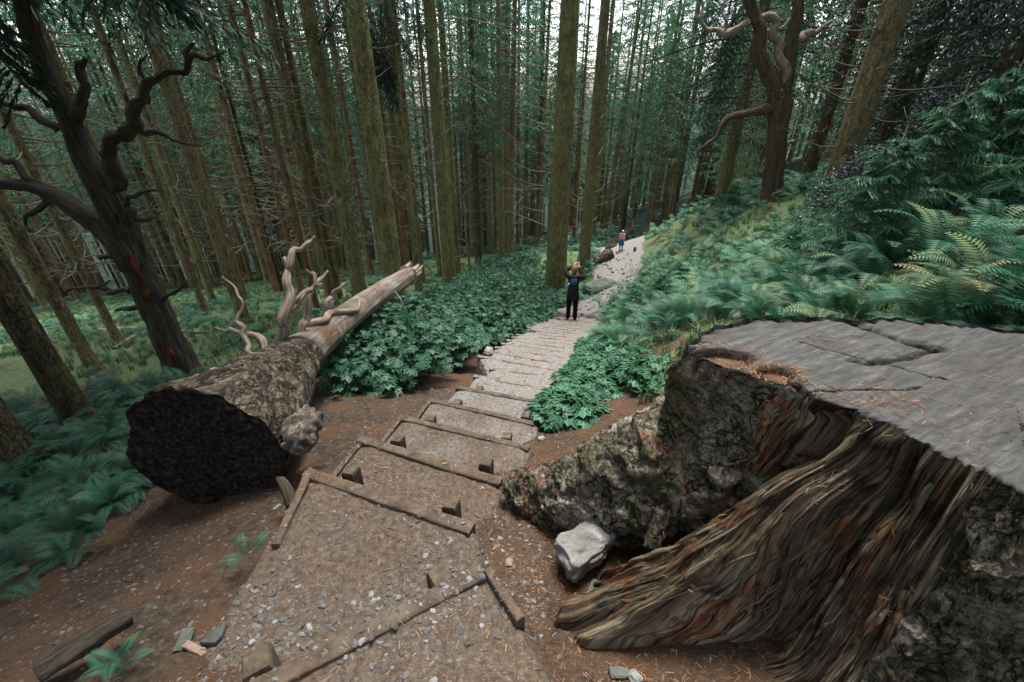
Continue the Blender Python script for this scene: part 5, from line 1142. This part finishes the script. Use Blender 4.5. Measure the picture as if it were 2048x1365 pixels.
# right bramble patch on the edge of the steps
poly = [on_ground(u, v)[:2] for u, v in ((1078,842),(1120,880),(1148,866),(1165,800),(1230,775),(1330,770),(1300,735),(1215,700),(1165,690),(1130,740))]
xs = [p[0] for p in poly]; ys = [p[1] for p in poly]; mb = MB(); st_ = MB(); Mx = []; n = 0
while n < 85:
    x = min(xs)+(max(xs)-min(xs))*rng.random(); y = min(ys)+(max(ys)-min(ys))*rng.random()
    if not bool(inpoly(np.array(x), np.array(y), poly)) or x < stair_x(y)+.62: n += .02; continue
    n += 1; z = float(gz(x, y)); h = .09+.15*rng.random(); Mx.append(bush_frames(x, y, z, h, 34, rng, .12))
    a = rng.random()*6.28; tube(st_, [(x, y, z-.02), (x+.03, y, z+h*.5), (x+.12*math.cos(a), y+.12*math.sin(a), z+h*.9)], [.004,.003,.002], 3, 1, 0, cap=False)
Mx = np.concatenate(Mx); mb.inst(L5, Mx, .1+.5*rng.random(len(Mx)))
bk = thing('bramble_patch', 'low blue green bramble patch spilling onto the right edge of the steps', 'bramble'); bk['kind'] = 'stuff'
mb.obj('leaves', M['bramble'], bk, False); st_.obj('stems', M['twig'], bk)
# holly
def leafbush(nm, lab, cat, centers, n, size, mat, stems=True):
    t = thing(nm, lab, cat); mb = MB(); base = (np.array([(0,0,0),(.5,.32,.08),(1,0,-.05),(.5,-.32,.08),(.5,0,-.03)]), np.array([(0,1,4,3),(1,2,3,4)]))
    base = (base[0], np.array([(0,4,2,1),(0,3,2,4)]))
    for (c_, rad, h) in centers:
        K = int(n*rad*h*3); a = rng.random(K)*6.28; b_ = rng.random(K); r_ = rad*np.sqrt(rng.random(K))*(1.1-b_*.6)
        cl_ = rng.normal(size=(K, 3))*.03; pos = np.stack([c_[0]+np.cos(a)*r_, c_[1]+np.sin(a)*r_, c_[2]+h*b_], -1)+cl_
        mb.inst(base, mats(pos, rng.random(K)*6.28, size*(.7+.6*rng.random(K)), rng.normal(size=K)*.6, rng.normal(size=K)*.6), rng.random(K))
        sm = MB()
        for k in range(7):
            a1 = rng.random()*6.28; tube(sm, [(c_[0], c_[1], c_[2]-.1), (c_[0]+.3*rad*math.cos(a1), c_[1]+.3*rad*math.sin(a1), c_[2]+h*.5), (c_[0]+.7*rad*math.cos(a1), c_[1]+.7*rad*math.sin(a1), c_[2]+h*.9)], [.03,.018,.006], 5, 3, .2)
        sm.obj('stem', M['twig'], t)
    mb.obj('foliage', M[mat], t, False)
hp = on_ground(1760, 470); hq = on_ground(1700, 440)
leafbush('holly_bush', 'dark glossy holly bush at the foot of the massive brown trunk on the right', 'bush', [((6.1, 8.0, gz(6.1, 8.0)), .9, 1.3), ((7.3, 8.4, gz(7.3, 8.4)), 1.0, 1.9), ((8.4, 8.2, gz(8.4, 8.2)), 1.0, 2.0)], 2600, .042, 'holly')
# young spruces
for (u, v, s_, lab) in ((1262,662,.62,'small dark spruce sapling at the right edge of the steps'),(1310,640,.7,'young spruce behind the small one by the steps'),(1700,545,1.1,'young spruce with layered dark boughs below the holly'),(1790,505,1.3,'taller young spruce right of the one below the holly'),(1620,470,.9,'young spruce at the foot of the massive brown trunk'),(1880,470,1.4,'young spruce under the massive black trunk'),(1455,432,.8,'little spruce before the bough-hung tree on the slope'),(1985,450,1.5,'shaded young spruce by the right edge of the photo'),(1560,560,.6,'tiny spruce sprouting in the middle of the bracken')):
    p = on_ground(u, v); t = thing('young_spruce', lab, 'sapling', p); t.rotation_euler = (0, 0, rng.random()*6); o = link('foliage', CR['sap'], t); o.scale = (s_*1.25, s_*1.25, s_)
    mb = MB(); tube(mb, [(0,0,-.05),(0,0,.7*s_),(0,0,1.4*s_)], [.014,.01,.003], 6, 2, 0); mb.obj('trunk', M['twig'], t)
# ------------------------------------------------------------------ people
skin, nt, b = base_mat('skin', .6, .3); b.inputs['Base Color'].default_value = (.5,.32,.24,1)
def cloth(nm, c_, v=.25):
    m, nt, b = base_mat(nm, .9, .15); co = coords(nt, 'obj'); n_ = noise(nt, co, 30, 5, .6)
    nt.links.new(mixc(nt, n_, tuple(x*(1-v) for x in c_), tuple(min(1, x*(1+v)) for x in c_)), b.inputs['Base Color']); bump(nt, b, noise(nt, co, 12, 4), .5, .02); return m
def skinmesh(nm, verts, edges, rad, mat, parent, root=0, lev=2):
    me = bpy.data.meshes.new(nm); me.from_pydata([tuple(v) for v in verts], edges, []); o = bpy.data.objects.new(nm, me); COL.objects.link(o)
    sk = o.modifiers.new('s', 'SKIN'); ss = o.modifiers.new('b', 'SUBSURF'); ss.levels = lev; ss.render_levels = lev
    sv = me.skin_vertices[0].data if me.skin_vertices else None
    if sv is None:
        import bmesh
        bm_ = bmesh.new(); bm_.from_mesh(me); bm_.verts.layers.skin.verify(); bm_.to_mesh(me); bm_.free(); sv = me.skin_vertices[0].data
    for i, r_ in enumerate(rad): sv[i].radius = r_ if isinstance(r_, tuple) else (r_, r_)
    sv[root].use_root = True
    bpy.context.view_layer.update(); dg = bpy.context.evaluated_depsgraph_get(); m2 = bpy.data.meshes.new_from_object(o.evaluated_get(dg)); o.modifiers.clear(); o.data = m2; bpy.data.meshes.remove(me)
    m2.name = nm; m2.materials.clear(); m2.materials.append(mat)
    for p_ in m2.polygons: p_.use_smooth = True
    o.parent = parent; return o
def person(lab, pos, H, rz, arms, cl, hairL, group=None):
    """joints for a 1.0-tall body, facing +Y"""
    t = thing('person', lab, 'person', pos); t.rotation_euler = (0, 0, rz); t.scale = (H, H, H)
    V = [(0,0,.53),(0,-.005,.62),(0,0,.71),(0,0,.79),(0,0,.835),(0,.005,.87),(0,.01,.915),(0,.005,.965)]; E = [(i, i+1) for i in range(7)]; Rr = [(.085,.06),(.072,.05),(.085,.055),(.06,.045),(.032,.032),(.035,.037),(.046,.052),(.033,.036)]
    def add(p, par, r_): V.append(p); E.append((par, len(V)-1)); Rr.append(r_); return len(V)-1
    V += []; nose = add((0,.062,.905), 6, .008)
    for s_ in (-1, 1):
        add((s_*.052,-.002,.912), 6, .010)
        h = add((s_*.05,0,.49), 0, .056); k = add((s_*.056,.004,.28), h, .034); an = add((s_*.06,-.008,.045), k, .020); add((s_*.066,.085,.018), an, (.018,.012))
        sh, el, wr, hd = arms[0 if s_ < 0 else 1]
        a = add(sh, 3, .033); e = add(el, a, .025); w_ = add(wr, e, .016); c_ = add(hd, w_, (.018,.012))
        d = np.array(hd)-np.array(wr); d /= np.linalg.norm(d); sx = np.cross(d, (0,1,0)); sx /= np.linalg.norm(sx)+1e-9
        for q in range(4):
            f0 = np.array(hd)+sx*(q-1.5)*.012+d*.012; f1 = f0+d*(.022+.003*(q in (1, 2)))+np.array((0,.006,0)); i0 = add(tuple(f0), c_, .005); add(tuple(f1), i0, .004)
        th0 = np.array(wr)+sx*.024+d*.018; add(tuple(th0+d*.014), add(tuple(th0), w_, .006), .005)
    skinmesh('body', V, E, Rr, skin, t)
    cl(t, arms)
    mb = MB(); th_, ph_ = np.meshgrid(np.linspace(0, math.pi, 18), np.linspace(0, 2*math.pi, 24, endpoint=False), indexing='ij')
    n_ = np.stack([np.sin(th_)*np.cos(ph_), np.sin(th_)*np.sin(ph_), np.cos(th_)], -1); face = (n_[..., 1] > .35) & (n_[..., 2] < .55)
    r_ = np.where(face, .80, 1.0)*(1+.10*(fbm(n_[..., 0]*3, n_[..., 1]*3, n_[..., 2]*5, 3)-.5)); Vh = n_*r_[..., None]*np.array((.055,.066,.066)); Vh[..., 2] += .925; Vh[..., 1] -= .004
    Vh[..., 2] -= np.where(n_[..., 2] < -.1, hairL*(-n_[..., 2])*(n_[..., 1] < .2), 0); mb.add(Vh, grid_faces(18, 24, True)); mb.obj('hair', hairL_mat[hairL > .03], t)
    return t
def sweep(nm, rings, mat, parent, seg=28, wr=.06):
    """rings: (x, y, z, half width, half depth)"""
    A = cr(np.array(rings, float), 5); ph = np.arange(seg)*2*math.pi/seg; V = np.zeros((len(A), seg, 3))
    for i, (x, y, z, a, b_) in enumerate(A):
        k = 1+wr*(fbm(np.cos(ph)*2.5, np.sin(ph)*2.5, z*14, 3)-.5)*2; V[i] = np.stack([x+a*np.cos(ph)*k, y+b_*np.sin(ph)*k, z+0*ph], -1)
    mb = MB(); mb.add(V, grid_faces(len(A), seg, True)); n = len(A)*seg
    for r_, c_ in ((0, A[0]), (len(A)-1, A[-1])): mb.add(np.vstack([V[r_], c_[:3]]), np.stack([np.arange(seg), (np.arange(seg)+1) % seg, np.full(seg, seg)], -1))
    return mb.obj(nm, mat, parent)
C = {'jacket': cloth('brown_jacket', (.035,.026,.022)), 'black': cloth('black_trousers', (.010,.010,.012)), 'shoe': cloth('black_shoe', (.012,.011,.011)), 'pack': cloth('navy_bag', (.018,.028,.05)), 'packblue': cloth('blue_bag_panel', (.03,.08,.16)), 'hood': cloth('hood', (.11,.085,.065)),
     'pink': cloth('pink_top', (.8,.36,.5)), 'skirt': cloth('blue_skirt', (.02,.13,.30)), 'hairb': cloth('light_brown_hair', (.26,.15,.085), .4), 'hairw': cloth('white_blonde_hair', (.8,.76,.68)), 'white': cloth('white_object', (.85,.84,.82), .05), 'legs': cloth('dark_leggings', (.02,.02,.03))}
hairL_mat = {False: C['hairb'], True: C['hairw']}
def clA(t, arms):
    sweep('jacket', [(0,-.005,.40,.093,.075),(0,0,.47,.10,.08),(0,0,.56,.092,.07),(0,0,.64,.086,.064),(0,0,.73,.10,.068),(0,0,.79,.098,.06),(0,0,.825,.05,.045),(0,0,.85,.04,.042)], C['jacket'], t)
    for s_ in (0, 1):
        sh, el, wr, hd = arms[s_]; mb = MB(); tube(mb, [(sh[0]*.6, 0, sh[2]-.02), sh, el, tuple(np.array(el)*.35+np.array(wr)*.65), wr], [.04,.046,.038,.033,.028], 16, 6, .16, 9); mb.obj('sleeve', C['jacket'], t)
    for s_ in (-1, 1):
        sweep('trouser_leg', [(s_*.060,-.004,.035,.036,.042),(s_*.058,0,.15,.038,.042),(s_*.056,.0,.28,.042,.045),(s_*.05,0,.40,.052,.058),(s_*.045,0,.48,.056,.066)], C['black'], t)
        sweep('shoe', [(s_*.064,.03,.0,.024,.060),(s_*.064,.03,.016,.026,.064),(s_*.062,.018,.034,.022,.046),(s_*.06,-.006,.05,.02,.026)], C['shoe'], t)
    mb = MB(); P = [(.05*math.cos(a), -.028+.045*math.sin(a), .83+.012*math.sin(a)) for a in np.linspace(-math.pi*1.05, .05*math.pi, 9)]; tube(mb, P, [.012,.022,.026,.028,.028,.028,.026,.022,.012], 10, 4, .25, 9); mb.obj('hood', C['hood'], t)
def clB(t, arms):
    sweep('top', [(0,0,.50,.085,.07),(0,0,.60,.085,.066),(0,0,.72,.09,.066),(0,0,.79,.088,.055),(0,0,.83,.04,.04)], C['pink'], t)
    for s_ in (0, 1):
        sh, el, wr, hd = arms[s_]; mb = MB(); tube(mb, [(sh[0]*.6, 0, sh[2]-.01), sh, el, wr], [.04,.042,.034,.026], 14, 5, .12, 9); mb.obj('sleeve', C['pink'], t)
    sweep('skirt', [(0,0,.24,.14,.115),(0,0,.34,.125,.10),(0,0,.46,.10,.08),(0,0,.56,.088,.072)], C['skirt'], t, wr=.12)
    for s_ in (-1, 1):
        sweep('legging', [(s_*.055,0,.04,.026,.028),(s_*.055,0,.2,.034,.036),(s_*.05,0,.34,.045,.045)], C['legs'], t)
        sweep('shoe', [(s_*.06,.025,0,.026,.055),(s_*.06,.025,.02,.027,.055),(s_*.06,.0,.04,.024,.03)], C['white'], t)
P1 = on_ground(1143, 642); yk = float(P1[1]); 
q = at_drop(1142, 641, 6.0); zt = top_z(q[0], q[1]); 
armsA = [((-.10,0,.795),(-.145,.05,.86),(-.02,.13,.93),(.005,.165,.945)), ((.10,0,.79),(.15,.06,.77),(.075,.14,.90),(.06,.165,.93))]
pa_ = person('person seen from behind in dark jacket and black trousers raising both hands', (q[0], q[1], zt), 1.64, R(-8), armsA, clA, .01)
def on_body(p, H, base, rz):
    c, s_ = math.cos(rz), math.sin(rz); return Vector((base[0]+(p[0]*c-p[1]*s_)*H, base[1]+(p[0]*s_+p[1]*c)*H, base[2]+p[2]*H))
bp = thing('backpack', 'small navy blue backpack worn by the standing person', 'backpack', on_body((0,-.068,.56), 1.64, (q[0], q[1], zt), R(-8))); bp.rotation_euler = (0,0,R(-8)); bp.scale = (1.64,)*3
sweep('bag_body', [(0,-.025,.0,.045,.02),(0,-.035,.02,.066,.04),(0,-.04,.10,.07,.045),(0,-.03,.19,.066,.04),(0,-.02,.235,.045,.022)], C['pack'], bp); sweep('top_panel', [(0,-.058,.12,.05,.018),(0,-.062,.17,.055,.022),(0,-.045,.225,.04,.02)], C['packblue'], bp)
sweep('front_pocket', [(0,-.075,.015,.04,.014),(0,-.085,.05,.048,.018),(0,-.08,.10,.044,.014)], C['pack'], bp)
for s_ in (-1, 1):
    mb = MB(); tube(mb, [(s_*.05,-.01,.22),(s_*.055,.04,.255),(s_*.058,.12,.23),(s_*.066,.135,.14),(s_*.06,.05,.04)], [.008]*5, 6, 4, 0); mb.obj('strap', C['pack'], bp)
mb = MB(); tube(mb, [(-.078,-.05,.13),(-.08,-.05,.15)], [.011,.011], 8, 1, 0); mb.obj('white_tag', C['white'], bp)
ph = thing('held_phone', 'small white object held up before the face of the standing person', 'phone', on_body((.035,.18,.945), 1.64, (q[0], q[1], zt), R(-8)))
mb = MB()
for (x0, x1, y0, y1, z0, z1) in ((-.08,.08,-.006,.006,-.045,.045),):
    c8 = np.array([(x, y, z) for x in (x0, x1) for y in (y0, y1) for z in (z0, z1)]); mb.add(c8, np.array([(0,1,3,2),(4,6,7,5),(0,4,5,1),(2,3,7,6),(0,2,6,4),(1,5,7,3)]))
o = mb.obj('case', C['white'], ph, False); bv = o.modifiers.new('bevel', 'BEVEL'); bv.width = .004; bv.segments = 3; ph.rotation_euler = (R(15), R(-15), R(10)); ph.scale = (1, 1, 1)
mb = MB(); tube(mb, [(-.055,-.009,.03),(-.055,-.004,.03)], [.010,.010], 12, 1, 0); mb.obj('lens', C['black'], ph)
q2 = on_ground(1241, 503); z2 = top_z(q2[0], q2[1])
armsB = [((-.09,0,.79),(-.12,.02,.64),(-.10,.07,.53),(-.095,.09,.50)), ((.09,0,.79),(.12,.03,.65),(.10,.09,.56),(.09,.11,.53))]
dep2 = q2[1]/ray(1241, 503)[1]; H2 = 43*dep2/F*.93
print('child height', H2, 'at', q2, 'person at', q, zt)
person('child in pink top and blue skirt with white blonde hair standing by the far trail', (q2[0], q2[1], z2), min(H2, 1.4), R(170), armsB, clB, .05)
# ------------------------------------------------------------------ move every empty to the base of its thing
bpy.context.view_layer.update()
for o in list(COL.objects):
    if o.type == 'EMPTY' and o.parent is None and o.location.length < 1e-6 and o.children:
        lo = np.full(3, 1e9); hi = np.full(3, -1e9)
        for c_ in o.children:
            a = np.empty(len(c_.data.vertices)*3); c_.data.vertices.foreach_get('co', a); a = a.reshape(-1, 3); lo = np.minimum(lo, a.min(0)); hi = np.maximum(hi, a.max(0))
        b0 = np.array(((lo[0]+hi[0])/2, (lo[1]+hi[1])/2, lo[2])); o.location = Vector(b0)
        for c_ in o.children: c_.location = -Vector(b0)

def nest(top, kid, par):
    for o in [q for q in COL.objects if q.type == 'EMPTY' and q.name.split('.')[0] == top]:
        p_ = [c_ for c_ in o.children if c_.name.split('.')[0] == par]
        if not p_: continue
        for c_ in [c_ for c_ in o.children if c_.name.split('.')[0] == kid]:
            d_ = c_.location-p_[0].location; c_.parent = p_[0]; c_.location = d_
nest('person', 'hood', 'jacket'); nest('backpack', 'strap', 'bag_body'); nest('backpack', 'front_pocket', 'bag_body'); nest('backpack', 'white_tag', 'bag_body'); nest('tree_stump', 'rotten_cap', 'bark_root'); nest('fallen_log', 'broken_end', 'bare_trunk'); nest('fallen_log', 'root_stub', 'thick_bark'); nest('held_phone', 'lens', 'case'); nest('dead_tree', 'red_streak', 'trunk')
